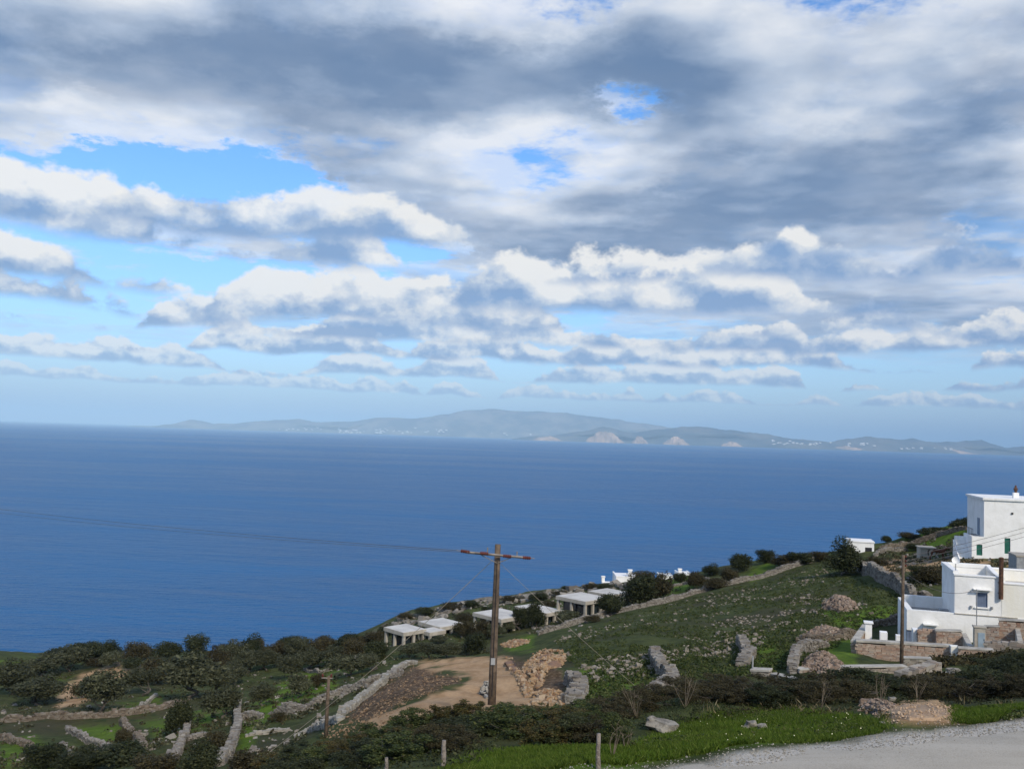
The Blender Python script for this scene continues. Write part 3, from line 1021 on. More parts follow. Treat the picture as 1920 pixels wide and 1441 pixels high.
def dry_wall(pp, hgt, thick, mat, label, sw=(0.22, 0.42), sh=(0.13, 0.22), ragged=0.25, group=None, line=None, name='dry_stone_wall', batter=0.06, flat_top=False, sink=0.25):
    WALL_SEED[0] += 1
    sw, sh = (sw[0] * .62, sw[1] * .72), (sh[0] * .62, sh[1] * .72)
    hgt, thick = hgt * .68, thick * .62
    r = np.random.default_rng(WALL_SEED[0])
    ln = line or gpath(pp)
    n = len(ln)
    hs = [hgt * (1 + (0 if flat_top else ragged * math.sin(i * 0.9 + WALL_SEED[0]) * math.sin(i * 0.37))) for i in range(n)]
    if not flat_top:
        hs = [h * (0.72 if r.random() < 0.12 else 1) for h in hs]
    if not flat_top and n > 2:      # the ends have slumped
        L_ = sum((b_ - a).length for a, b_ in zip(ln, ln[1:]))
        for i in range(n):
            e_ = L_ * min(i, n - 1 - i) / (n - 1)
            hs[i] *= min(1.0, 0.45 + 0.45 * e_)
    nrm = []
    for i in range(n):
        d = ln[min(i + 1, n - 1)] - ln[max(i - 1, 0)]
        d.z = 0
        d.normalize()
        nrm.append(Vector((d.y, -d.x, 0)))
    o0 = ln[0].copy()
    # the packed middle
    v, f = [], []
    for i in range(n):
        for s_, z in ((-1, -sink), (1, -sink), (1, 1), (-1, 1)):
            off = nrm[i] * (s_ * thick * (0.40 if z < 0 else 0.30))
            top = hs[i] - 0.10
            v.append(tuple(ln[i] + off - o0 + Vector((0, 0, z if z < 0 else top))))
    for i in range(n - 1):
        for k in range(4):
            f.append((i * 4 + k, i * 4 + (k + 1) % 4, (i + 1) * 4 + (k + 1) % 4, (i + 1) * 4 + k))
    f += [(3, 2, 1, 0), tuple((n - 1) * 4 + k for k in range(4))]
    w = obj_np(name, v, f, core_m)
    w.location = o0
    tag(w, label, 'wall', group)
    # the stones
    cen, siz, rot = [], [], []
    cum = [0.0]
    for a, b_ in zip(ln, ln[1:]):
        cum.append(cum[-1] + (b_ - a).length)

    def pos(t):
        k = min(max(int(np.searchsorted(cum, t)) - 1, 0), n - 2)
        u = (t - cum[k]) / max(cum[k + 1] - cum[k], 1e-6)
        return ln[k].lerp(ln[k + 1], u), nrm[k], hs[k] * (1 - u) + hs[k + 1] * u, math.atan2(-nrm[k].x, nrm[k].y)
    for side in (-1, 1, 0):
        z = -0.12
        while True:
            ch = r.uniform(*sh)
            if z > hgt * 1.3 + 0.3:
                break
            t = r.uniform(0, 0.2)
            while t < cum[-1]:
                wd = r.uniform(*sw)
                p, nn, hh, ang = pos(min(t + wd / 2, cum[-1]))
                lo = z if side else None
                if side:
                    if z + ch * 0.6 < hh:
                        fr = max(0, z) / max(hgt, 0.1)
                        q = p + nn * (side * (thick / 2 - 0.09 - batter * fr + r.uniform(-0.04, 0.04)))
                        cen.append((q.x - o0.x, q.y - o0.y, q.z - o0.z + z + ch / 2))
                        siz.append((wd * 0.96, 0.2, ch * 0.95))
                        rot.append(ang + r.normal(0, 0.07))
                elif z < 0:      # one capping course
                    for k in range(2):
                        q = p + nn * ((k - 0.5) * thick * 0.45 + r.uniform(-0.05, 0.05))
                        cs = r.uniform(0.75, 1.3) if not flat_top else 1.0
                        cen.append((q.x - o0.x, q.y - o0.y, q.z - o0.z + hh - 0.02 + r.uniform(-0.05, 0.07) * (0 if flat_top else 1)))
                        siz.append((wd * 1.05, thick * 0.52, ch * cs))
                        rot.append(ang + r.normal(0, 0.2 if not flat_top else 0.05))
                t += wd
            z += ch
    for t_end in (0.02, cum[-1] - 0.02):        # closed ends
        p, nn, hh, ang = pos(t_end)
        z = -0.1
        while z < hh:
            ch = r.uniform(*sh)
            for k in (-1, 1):
                q = p + nn * (k * thick * 0.2)
                cen.append((q.x - o0.x, q.y - o0.y, q.z - o0.z + z + ch / 2))
                siz.append((0.2, thick * 0.46, ch * 0.95))
                rot.append(ang + r.normal(0, 0.15))
            z += ch
    sv, sf = stones_mesh(cen, siz, rot, 0.19, WALL_SEED[0], 0.13 if not flat_top else 0.03)
    st_ = obj_np('stones', sv, sf, mat, w)
    tag(st_, kind='stuff')
    return w


def heap(pp, hgt, mat, label, n=260, size=(0.12, 0.42), seed=1, cat='rubble', name='rubble_heap', flat=0.7, group=None):
    """a mound of tipped stones over an outline on the ground"""
    r = np.random.default_rng(seed)
    cx, cy = np.mean([p[0] for p in pp]), np.mean([p[1] for p in pp])
    P0 = G(cx, cy)
    outl = [G(*p) - P0 for p in pp]
    m = len(outl)
    # earth under the stones
    v, f = [(0, 0, hgt * 0.8)], []
    for k, sc in enumerate((0.35, 0.7, 1.0)):
        for q in outl:
            X, Y = P0.x + q.x * sc, P0.y + q.y * sc
            v.append((q.x * sc, q.y * sc, ground(X, Y) - P0.z + hgt * 0.8 * max(0, 1 - sc ** 1.6) - (0.15 if k == 2 else 0)))
    tri = [(0, 1 + i, 1 + (i + 1) % m, 1 + (i + 1) % m) for i in range(m)]
    bm = bmesh.new()
    bv = [bm.verts.new(c) for c in v]
    for i in range(m):
        bm.faces.new((bv[0], bv[1 + i], bv[1 + (i + 1) % m]))
        for k in (0, 1):
            a, b_ = 1 + k * m, 1 + (k + 1) * m
            bm.faces.new((bv[a + i], bv[b_ + i], bv[b_ + (i + 1) % m], bv[a + (i + 1) % m]))
    bmesh.ops.recalc_face_normals(bm, faces=bm.faces)
    me = bpy.data.meshes.new(name)
    bm.to_mesh(me)
    bm.free()
    me.materials.append(earth_m if mat is ORANGE else (sand_m if mat is SANDY else core_m))
    o = link(bpy.data.objects.new(name, me))
    o.location = P0
    tag(o, label, cat, group)
    cen, siz, rot = [], [], []
    size = (size[0] * .62, size[1] * .66)
    for _ in range(int(n * 2.1)):
        i = r.integers(m)
        u = r.random()
        e = outl[i].lerp(outl[(i + 1) % m], u)
        sc = math.sqrt(r.random()) * 1.02
        q = e * sc
        s = r.uniform(size[0], size[1]) * (0.6 + 0.4 * r.random())
        z = ground(P0.x + q.x, P0.y + q.y) - P0.z + hgt * 0.85 * max(0, 1 - sc ** 1.6) + s * 0.12
        cen.append((q.x, q.y, z))
        siz.append((s, s * r.uniform(0.6, 1), s * r.uniform(0.45, 0.8)))
        rot.append(r.uniform(0, 6.28))
    sv, sf = stones_mesh(cen, siz, rot, 0.2, seed, 0.5)
    tag(obj_np('stones', sv, sf, mat, o), kind='stuff')
    return o


sand_m = plain('sandy_earth', (0.42, 0.29, 0.18), (0.31, 0.21, 0.13), scale=3.0, bs=0.8, bscale=16)
earth_m = plain('red_earth', (0.30, 0.16, 0.085), (0.20, 0.12, 0.07), scale=2.0, bs=0.5)

# --- walls of the field on the right
dry_wall([(1010, 1190), (1060, 1176), (1130, 1157), (1190, 1142), (1250, 1129), (1330, 1106), (1400, 1089), (1490, 1063), (1548, 1048)], 1.0, 0.8, GREY, 'long grey dry stone wall along the far upper edge of the green field', sw=(.3, .6), sh=(.18, .3))
dry_wall([(1600, 1066), (1620, 1076), (1650, 1090), (1690, 1112), (1712, 1125)], 1.9, 0.95, GREY, 'tall ragged dry stone wall running down from the white hut with the dark door', sw=(.3, .65), sh=(.2, .36), ragged=.2)
dry_wall([(1722, 1118), (1742, 1122)], 1.3, 1.2, GREY, 'short broken stub of stone wall behind the roof terrace of the lower white house', sw=(.3, .6), sh=(.2, .35))
dry_wall([(1225, 1228), (1232, 1248), (1240, 1262), (1258, 1272), (1262, 1284), (1222, 1296)], 0.8, 1.1, GREY, 'crooked grey stone wall stub in the middle of the field below its white stones', sw=(.25, .5), sh=(.16, .3))
dry_wall([(1388, 1205), (1396, 1220), (1408, 1232), (1392, 1250)], 0.8, 1.1, GREY, 'short crooked stone wall stub in the field, just above the thin metal post', sw=(.25, .5), sh=(.16, .3))
dry_wall([(1068, 1278), (1082, 1290), (1088, 1300), (1076, 1318)], 0.85, 1.3, GREY, 'thick grey stone wall stub right beside the orange rubble', sw=(.25, .5), sh=(.16, .3))
dry_wall([(1486, 1262), (1490, 1240), (1502, 1226), (1524, 1218), (1548, 1212)], 0.9, 0.8, GREY, 'curved dry stone wall sweeping up round the pink rubble heap', sw=(.22, .45), sh=(.15, .26))
dry_wall([(1496, 1202), (1530, 1203), (1570, 1200), (1604, 1192)], 0.9, 0.7, BROWNST, 'tumbled brown stone wall in the field between two rubble heaps', sw=(.22, .45), sh=(.14, .24), ragged=.4)
dry_wall([(1622, 1180), (1660, 1172), (1702, 1162)], 0.8, 0.6, BROWNST, 'low brown dry stone wall behind the white stub posts of the yard', sw=(.22, .45), sh=(.14, .24), ragged=.3)
dry_wall([(1650, 1030), (1700, 1022), (1760, 1006), (1812, 992)], 1.0, 0.9, BROWNST, 'brown dry stone wall climbing along the crest to the upper white house', sw=(.3, .6), sh=(.2, .32), ragged=.3)
dry_wall([(1640, 1043), (1668, 1032), (1700, 1033)], 0.9, 0.8, GREY, 'short grey stone wall beside the white hut above the bare orange earth', sw=(.3, .55), sh=(.2, .3), ragged=.3)
dry_wall([(1242, 1108), (1280, 1096), (1330, 1086)], 0.5, 0.5, GREY, 'faint low stone wall crossing the green strip beyond the long field wall', sw=(.3, .5), sh=(.16, .25))
# --- walls of the grove on the left
dry_wall([(514, 1342), (545, 1338), (570, 1332)], 1.3, 0.8, GREY, 'squared end of a grey stone wall beside the gap in the left grove', sw=(.25, .5), sh=(.16, .26), ragged=.1)
dry_wall([(572, 1330), (600, 1318), (640, 1302), (690, 1285), (724, 1274), (752, 1262)], 0.9, 0.8, GREY, 'long grey stone wall climbing the slope left of the white retaining wall', sw=(.25, .5), sh=(.16, .26), ragged=.25)
dry_wall([(446, 1322), (444, 1345), (446, 1368), (438, 1392), (430, 1415), (410, 1436)], 1.1, 0.9, GREY, 'stone wall running downhill through the left grove towards the bottom edge', sw=(.25, .5), sh=(.16, .26), ragged=.15)
dry_wall([(448, 1350), (468, 1348), (490, 1346)], 1.2, 0.7, GREY, 'short stone wall branching off sideways at the gap in the left grove', sw=(.25, .5), sh=(.16, .26), ragged=.1)
dry_wall([(352, 1352), (350, 1378), (338, 1402), (322, 1428), (312, 1446)], 1.0, 0.8, GREY, 'narrow pale stone wall below the round dark bush in the left terraces', sw=(.25, .5), sh=(.16, .26))
dry_wall([(352, 1388), (385, 1380)], 0.8, 0.7, GREY, 'stubby stone wall branching right from the narrow pale wall', sw=(.25, .5), sh=(.16, .26))
dry_wall([(0, 1354), (60, 1350), (120, 1348), (180, 1345), (240, 1340), (300, 1330), (345, 1320)], 0.9, 0.9, BROWNST, 'long collapsed brown terrace wall across the lower left grove', sw=(.3, .6), sh=(.18, .3), ragged=.4)
dry_wall([(-20, 1378), (20, 1392), (60, 1404)], 0.8, 0.7, BROWNST, 'brown terrace wall above the bright grass in the bottom left corner', sw=(.25, .5), sh=(.16, .26))
dry_wall([(126, 1366), (150, 1382), (180, 1396), (210, 1406)], 0.7, 0.7, GREY, 'low terrace wall under the small green plot at lower left', sw=(.25, .5), sh=(.16, .26), ragged=.3)
dry_wall([(228, 1355), (240, 1375), (262, 1395), (270, 1410)], 0.9, 0.8, BROWNST, 'crumbling wall between two small green plots at lower left', sw=(.25, .5), sh=(.16, .26), ragged=.35)
dry_wall([(130, 1420), (165, 1416), (205, 1408)], 0.6, 0.7, GREY, 'low tumbled grey wall among the bushes near the bottom left', sw=(.25, .5), sh=(.16, .26), ragged=.4)
dry_wall([(262, 1326), (280, 1315), (294, 1304)], 0.5, 0.5, PALE, 'short pale wall slanting under the big olive trees', sw=(.25, .5), sh=(.14, .22))
dry_wall([(570, 1255), (600, 1262), (640, 1248), (680, 1238)], 0.6, 0.6, GREY, 'low stone wall half hidden between the olive trees left of the pavilions', sw=(.25, .5), sh=(.16, .26), ragged=.4)
dry_wall([(462, 1380), (500, 1375), (540, 1368)], 0.35, 0.7, PALE, 'low strip of bare pale stones in the grass by the grove gap', sw=(.3, .6), sh=(.12, .2), ragged=.4)
# white faced retaining wall of the embankment
ret = gpath([(781, 1244), (765, 1246), (745, 1258), (720, 1282), (690, 1306), (660, 1330), (640, 1345)], 0.6)
dry_wall(None, 0.75, 0.8, PALE, 'pale retaining wall slanting down the left side of the earth embankment', line=ret, sw=(.3, .6), sh=(.2, .3), ragged=.08)
dry_wall([(640, 1350), (615, 1362), (585, 1370), (560, 1380)], 0.4, 1.0, PALE, 'scattered pale stones trailing on below the retaining wall', sw=(.3, .7), sh=(.14, .24), ragged=.5)

# --- heaps
heap([(980, 1250), (1000, 1225), (1035, 1218), (1062, 1226), (1058, 1240), (1030, 1255), (1008, 1290), (990, 1285)], 0.55, ORANGE, 'upper heap of fresh orange stones right of the utility pole', 420, (.14, .5), 1)
heap([(990, 1322), (1000, 1300), (1030, 1296), (1062, 1302), (1066, 1318), (1030, 1326)], 0.35, ORANGE, 'lower heap of fresh orange stones beside the grey wall stub', 240, (.14, .45), 2)
heap([(946, 1236), (960, 1232), (985, 1265), (1000, 1300), (990, 1308), (968, 1270)], 0.3, ORANGE, 'strip of loose orange stones along the right edge of the dirt track', 200, (.12, .4), 3)
heap([(1500, 1258), (1510, 1236), (1535, 1232), (1562, 1240), (1590, 1254), (1560, 1262)], 0.8, PINK, 'fan of pink grey rubble spilling inside the curved stone wall', 420, (.12, .36), 4)
heap([(1500, 1198), (1512, 1186), (1545, 1178), (1580, 1184), (1600, 1196), (1550, 1204)], 0.6, PINK, 'low brown rubble mound in the field left of the yard', 300, (.14, .45), 5)
heap([(1540, 1142), (1548, 1128), (1575, 1124), (1602, 1130), (1608, 1142), (1575, 1148)], 1.0, PINK, 'round stone clearance mound standing alone in the green field', 320, (.18, .55), 6)
heap([(1608, 1332), (1614, 1318), (1640, 1312), (1672, 1316), (1684, 1330), (1650, 1340)], 0.22, PINK, 'small heap of pink stones and dry weeds beside the bare earth by the road', 80, (.06, .2), 7)
heap([(935, 1210), (960, 1200), (995, 1198), (990, 1206), (960, 1214)], 0.4, ORANGE, 'scatter of orange stones above the turning place of the dirt track', 120, (.14, .5), 8)
heap([(897, 1302), (905, 1288), (918, 1286), (926, 1300), (915, 1310)], 0.7, PALE, 'little pile of white stones at the foot of the utility pole', 46, (.16, .42), 9)

heap([(1640, 1344), (1655, 1332), (1690, 1320), (1750, 1318), (1795, 1330), (1806, 1346), (1770, 1357), (1700, 1361), (1655, 1354)], 0.14, SANDY, 'low heap of bare sandy earth beside the road', 150, (.03, .10), 10, 'earth', 'earth_heap')

# --- loose stones nobody could count
def scatter(zones, n, size, seed, mat, name, label, hot=0.0):
    r = np.random.default_rng(seed)
    cen, siz, rot = [], [], []
    tries = 0
    tot = sum(z[1] for z in zones)
    for pl, w in zones:
        xs, ys = [p[0] for p in pl], [p[1] for p in pl]
        m = int(n * w / tot)
        px = r.uniform(min(xs), max(xs), m * 6)
        py = r.uniform(min(ys), max(ys), m * 6)
        ok = poly_sd(px, py, pl) < 0
        px, py = px[ok], py[ok]
        k = 0
        for x, y in zip(px, py):
            p = G(x, y)
            if hot and vnoise(p.x, p.y, 0.22) + 0.35 * vnoise(p.x, p.y, 0.9) < hot:
                continue
            s = r.uniform(*size) * (0.5 + 0.7 * r.random() ** 2)
            cen.append((p.x, p.y, p.z + s * 0.12))
            siz.append((s, s * r.uniform(.6, 1), s * r.uniform(.4, .75)))
            rot.append(r.uniform(0, 6.28))
            k += 1
            if k >= m:
                break
    v, f = stones_mesh(cen, siz, rot, 0.22, seed, 0.3)
    return tag(obj_np(name, v, f, mat), label, 'stones', kind='stuff')


scatter([([(1040, 1200), (1180, 1150), (1400, 1095), (1540, 1065), (1600, 1100), (1640, 1150), (1540, 1180), (1440, 1190), (1400, 1240), (1250, 1260), (1180, 1290), (1120, 1280), (1060, 1240)], 1.0)], 1500, (0.07, 0.36), 21, FST, 'field_stones', 'pale stones strewn over the green field', hot=0.72)
scatter([([(700, 1292), (775, 1247), (868, 1272), (790, 1308), (690, 1350), (640, 1345)], 0.5), ([(620, 1350), (700, 1350), (760, 1315), (700, 1380), (600, 1385)], 0.2)], 900, (0.04, 0.15), 22, EMB, 'embankment_stones', 'small stones in the brown slope of the embankment')
scatter([([(0, 1320), (330, 1300), (430, 1340), (420, 1430), (0, 1430)], 0.25), ([(440, 1250), (760, 1225), (760, 1260), (640, 1330), (560, 1395), (470, 1420)], 0.35), ([(640, 1200), (900, 1135), (1200, 1095), (1250, 1120), (1100, 1180), (900, 1200)], 0.5), ([(1640, 1030), (1810, 1000), (1920, 1055), (1700, 1110)], 0.3)], 700, (0.16, 0.6), 23, GREY, 'hillside_stones', 'grey stones lying between the shrubs of the hillside', hot=0.6)
scatter([([(720, 1172), (860, 1131), (1100, 1098), (1180, 1094), (1180, 1102), (900, 1140), (740, 1185)], 1)], 260, (0.5, 1.6), 24, GREY, 'coast_rocks', 'bare grey rocks along the edge above the sea', hot=0.5)


# loose chippings along the road edge
r = np.random.default_rng(77)
cen, siz, rot = [], [], []
for _ in range(5200):
    t, wd = r.uniform(-4, 18), r.normal(0.05, 0.42)
    p = RA + RD * t + RN * wd
    s_ = r.uniform(0.010, 0.028) * (1.6 if r.random() < 0.06 else 1)
    z = max(ground(p.x, p.y), ROAD_Z + 0.02 if wd > 0.5 else -99)
    cen.append((p.x, p.y, z + s_ * 0.25))
    siz.append((s_, s_ * .8, s_ * .6))
    rot.append(r.uniform(0, 6.28))
v, f = stones_mesh(cen, siz, rot, .2, 78, .4)
tag(obj_np('road_chippings', v, f, PALE), 'loose pale chippings along the edge of the road', 'gravel', kind='stuff')


def rock(px, py, w, h, d, mat, label, seed, name='boulder', group=None, Y=None):
    r = np.random.default_rng(seed)
    p = G(px, py)
    bm = bmesh.new()
    bmesh.ops.create_icosphere(bm, subdivisions=3, radius=1.0)
    for vv in bm.verts:
        c = vv.co
        n = 0.22 * math.sin(c.x * 3.1 + seed) * math.cos(c.y * 2.7 + seed * 2) + 0.16 * math.sin(c.z * 4.3 + c.x * 2 + seed) + r.normal(0, 0.035)
        c *= 1 + n
        c.x = max(-0.86, min(0.86, c.x))
        c.z = max(-0.6, min(0.62 + 0.12 * math.sin(c.x * 3 + seed), c.z))
    bmesh.ops.scale(bm, vec=(w / 1.72, d / 2, h / 1.2), verts=bm.verts)
    me = bpy.data.meshes.new(name)
    bm.to_mesh(me)
    bm.free()
    me.materials.append(mat)
    o = link(bpy.data.objects.new(name, me))
    o.location = p + Vector((0, 0, h * 0.36))
    o.rotation_euler = (0, 0, r.uniform(-0.4, 0.4))
    tag(o, label, 'rock', group)
    return o


BOULD = plain('weathered_boulder', (0.33, 0.30, 0.245), (0.15, 0.135, 0.11), scale=4.0, bs=0.9, bscale=14)
rock(1243, 1366, 0.86, 0.25, 0.6, BOULD, 'large flat topped grey boulder on the grass verge beside the road', 3)
rock(1224, 1364, 0.30, 0.32, 0.3, BOULD, 'upright end block leaning on the large grey verge boulder', 8)
rock(1408, 1366, 0.30, 0.24, 0.26, BOULD, 'small pink white stone lying tilted in the verge grass', 5)
rock(1428, 1370, 0.26, 0.18, 0.22, BOULD, 'lower of the two small stones together in the verge grass', 6)
rock(1398, 1368, 0.14, 0.12, 0.14, BOULD, 'pebble sized stone left of the tilted stone in the verge grass', 16)
rock(1512, 1312, 0.3, 0.2, 0.25, BOULD, 'pale stone peeping from the hedge above the verge', 9)
rock(1622, 1322, 0.34, 0.22, 0.3, PINK, 'reddish block on the left of the small heap by the road', 10)
rock(1672, 1318, 0.26, 0.22, 0.2, BOULD, 'white stone standing behind the bare earth patch by the road', 11)
rock(1654, 1358, 0.13, 0.08, 0.12, BOULD, 'small white stone on the road edge below the bare earth', 12)
rock(1788, 1262, 0.7, 0.3, 0.5, BOULD, 'pale slab lying among the dark scrub below the yard wall', 13)

# ================================================================== plants
def leaf_mat(name, c0, c1, c2, scale=1.2, trans=0.25):
    """leaf colour that shifts from plant to plant and from spray to spray"""
    m = bpy.data.materials.new(name)
    m.use_nodes = True
    T = NT(m.node_tree)
    b = T.n['Principled BSDF']
    b.inputs['Roughness'].default_value = 0.7
    b.inputs['Specular IOR Level'].default_value = 0.2
    oi = T.new('ShaderNodeObjectInfo').outputs['Random']
    isl = T.new('ShaderNodeNewGeometry').outputs['Random Per Island']
    n = T.noise(wpos(T), scale, 4, 0.6)
    c = T.mix(T.ss(n, 0.36, 0.64), c0, c1)
    c = T.mix(T.m('MULTIPLY', T.ss(isl, 0.5, 1.0), 0.9), c, tuple(x * 1.25 for x in c2))
    c = T.mix(T.ss(isl, 0.35, 0.0, 0.0, 0.6), c, tuple(x * 0.5 for x in c0))
    c = T.mix(T.ss(oi, 0.0, 1.0, 0.0, 0.45), c, tuple(x * 0.62 for x in c0))
    T.l.new(c, b.inputs['Base Color'])
    tr = T.new('ShaderNodeBsdfTranslucent')
    T.l.new(c, tr.inputs[0])
    ms = T.new('ShaderNodeMixShader')
    ms.inputs[0].default_value = trans
    T.l.new(b.outputs[0], ms.inputs[1])
    T.l.new(tr.outputs[0], ms.inputs[2])
    T.l.new(ms.outputs[0], T.n['Material Output'].inputs[0])
    return m


OLIVE = leaf_mat('olive_leaves', (0.046, 0.052, 0.024), (0.084, 0.090, 0.045), (0.123, 0.124, 0.068))
DARKG = leaf_mat('juniper_leaves', (0.020, 0.028, 0.010), (0.041, 0.050, 0.018), (0.068, 0.072, 0.028))
LENT = leaf_mat('lentisk_leaves', (0.033, 0.051, 0.013), (0.066, 0.087, 0.023), (0.115, 0.122, 0.038), 2.0)
BROWN = leaf_mat('heath_leaves', (0.036, 0.031, 0.013), (0.062, 0.052, 0.022), (0.085, 0.073, 0.032), 2.0)
RUSTL = leaf_mat('spurge_leaves', (0.071, 0.055, 0.017), (0.045, 0.060, 0.017), (0.125, 0.092, 0.031), 2.2)
bark_m = plain('olive_bark', (0.13, 0.11, 0.09), (0.07, 0.06, 0.05), scale=5, bs=0.6, world_space=False)
twig_m = plain('bare_twigs', (0.21, 0.17, 0.12), (0.11, 0.085, 0.06), scale=6, world_space=False)


def quads(cen, nor, ln, wd, r):
    """leaf shaped lozenges at the given centres"""
    n = len(cen)
    nor = nor / np.maximum(np.linalg.norm(nor, axis=1, keepdims=True), 1e-6)
    rv = r.normal(0, 1, (n, 3))
    a = np.cross(nor, rv)
    a /= np.maximum(np.linalg.norm(a, axis=1, keepdims=True), 1e-6)
    b_ = np.cross(nor, a)
    l2, w2 = (ln * 0.5)[:, None], (wd * 0.5)[:, None]
    v = np.stack([cen + a * l2, cen + b_ * w2 + a * l2 * 0.1, cen - a * l2, cen - b_ * w2 + a * l2 * 0.1], 1)
    return v.reshape(-1, 3), np.arange(n * 4).reshape(n, 4)


def crown_mesh(name, seed, mat, rx, ry, rz, cz, lobes, leaves, leaf, flat_bottom=0.3, wind=0.0, lobe_r=(0.28, 0.48), hollow=0.62, reach=(0.35, 0.78), heart=0.55):
    """a crown of leaf sprays: lobes spread through a dome, leaves through the outer part of each lobe"""
    r = np.random.default_rng(seed)
    cs, rs = [], []
    for _ in range(lobes):
        d = r.normal(0, 1, 3)
        d /= np.linalg.norm(d)
        if d[2] < -flat_bottom:
            d[2] = -flat_bottom * r.random()
        k = r.uniform(*reach)
        cs.append(d * k)
        rs.append(r.uniform(*lobe_r))
    cs.append(np.zeros(3))
    rs.append(heart)
    cs, rs = np.array(cs), np.array(rs)
    pick = r.choice(len(cs), leaves, p=rs ** 2 / (rs ** 2).sum())
    d = r.normal(0, 1, (leaves, 3))
    d /= np.linalg.norm(d, axis=1, keepdims=True)
    rad = rs[pick] * (hollow + (1 - hollow) * r.random(leaves) ** 0.6) * (1 + 0.18 * r.normal(0, 1, leaves).clip(-1.5, 2))
    p = cs[pick] + d * rad[:, None]
    keep = p[:, 2] > -flat_bottom * 1.15 - 0.1 * r.random(leaves)
    p, d = p[keep], d[keep]
    nor = d + r.normal(0, 0.7, d.shape)
    q = p * np.array([rx, ry, rz])
    q[:, 0] += wind * (q[:, 2] + rz)
    q[:, 2] += cz
    n = len(q)
    ln = leaf * r.uniform(0.7, 1.5, n)
    v, f = quads(q, nor, ln, ln * r.uniform(0.35, 0.6, n), r)
    return mesh_np(name, v, f, [mat])


def trunk_mesh(name, seed, mat, h, spread, r0, limbs=4):
    r = random.Random(seed)
    mb = MB()
    x, y = 0, 0
    pts = [(0, 0, -0.3)]
    for i in range(1, 5):
        x += r.uniform(-0.12, 0.16)
        y += r.uniform(-0.12, 0.12)
        pts.append((x, y, h * 0.5 * i / 4))
    mb.tube(pts, [r0 * 1.35, r0, r0 * 0.85, r0 * 0.75, r0 * 0.65], 7)
    for k in range(limbs):
        a = 6.28 * k / limbs + r.uniform(-0.5, 0.5)
        st0 = Vector(pts[r.choice((2, 3, 4))])
        e = Vector((math.cos(a) * spread, math.sin(a) * spread, h * r.uniform(0.85, 1.1)))
        m = st0.lerp(e, 0.5) + Vector((0, 0, -0.15 * h))
        mb.tube([st0, m, e], [r0 * 0.5, r0 * 0.32, r0 * 0.12], 5)
    bm = mb.bm
    me = bpy.data.meshes.new(name)
    bmesh.ops.recalc_face_normals(bm, faces=bm.faces)
    bm.to_mesh(me)
    bm.free()
    me.materials.append(mat)
    me.polygons.foreach_set('use_smooth', np.ones(len(me.polygons), bool))
    return me


# kinds, each of unit size: 1 m across, 1 m high; placed with their own scale
KIND = {}
for k in range(4):
    KIND.setdefault('olive', []).append((crown_mesh('crown', 40 + k, OLIVE, 0.5, 0.5, 0.42, 0.58, 20, 5200, 0.062, 0.55, 0.06 * (k - 1)), trunk_mesh('trunk', 60 + k, bark_m, 0.55, 0.25, 0.035)))
    KIND.setdefault('dark', []).append((crown_mesh('crown', 50 + k, DARKG, 0.5, 0.5, 0.55, 0.45, 18, 5200, 0.058, 0.7, 0.05 * (k - 1)), trunk_mesh('trunk', 70 + k, bark_m, 0.5, 0.22, 0.03)))
    KIND.setdefault('wind', []).append((crown_mesh('crown', 80 + k, DARKG, 0.5, 0.36, 0.5, 0.42, 18, 5200, 0.058, 0.6, 0.30), trunk_mesh('trunk', 90 + k, bark_m, 0.5, 0.2, 0.03)))
    KIND.setdefault('brown', []).append((crown_mesh('crown', 140 + k, BROWN, 0.5, 0.5, 0.5, 0.42, 18, 4800, 0.058, 0.6, 0.05), trunk_mesh('trunk', 150 + k, bark_m, 0.5, 0.2, 0.025)))
for k in range(3):
    KIND.setdefault('lentisk', []).append((crown_mesh('foliage', 200 + k, LENT, 0.5, 0.5, 0.55, 0.45, 60, 10000, 0.036, 0.75, 0.03, (0.10, 0.21), 0.25, (0.5, 0.92), 0.5), trunk_mesh('stem', 210 + k, bark_m, 0.6, 0.3, 0.02, 6)))
    KIND.setdefault('heath', []).append((crown_mesh('foliage', 220 + k, BROWN, 0.5, 0.5, 0.55, 0.45, 60, 9000, 0.032, 0.75, 0.03, (0.10, 0.22), 0.2, (0.5, 0.92), 0.5), trunk_mesh('stem', 230 + k, bark_m, 0.7, 0.32, 0.018, 7)))
    KIND.setdefault('spurge', []).append((crown_mesh('foliage', 240 + k, RUSTL, 0.5, 0.5, 0.55, 0.45, 64, 10000, 0.036, 0.75, 0.0, (0.09, 0.20), 0.25, (0.5, 0.92), 0.5), trunk_mesh('stem', 250 + k, bark_m, 0.6, 0.3, 0.02, 6)))
    KIND.setdefault('juniper', []).append((crown_mesh('foliage', 260 + k, DARKG, 0.5, 0.5, 0.55, 0.45, 56, 10000, 0.034, 0.75, 0.05, (0.10, 0.22), 0.25, (0.5, 0.92), 0.5), trunk_mesh('stem', 270 + k, bark_m, 0.6, 0.3, 0.02, 6)))
CNT = {}


def plant(name, loc, w, h, kind, label, cat, group=None, depth=None, parts=('crown', 'trunk')):
    k = CNT.get(kind, 0)
    CNT[kind] = k + 1
    cm, tmz = KIND[kind][k % len(KIND[kind])]
    root = empty(name, loc, rng.uniform(-0.5, 0.5) if kind == 'wind' else rng.uniform(0, 6.28))
    tag(root, label, cat, group)
    for nm, me in zip(parts, (cm, tmz)):
        o = link(bpy.data.objects.new(nm, me), root)
        o.scale = (w, depth or w, h)
    return root


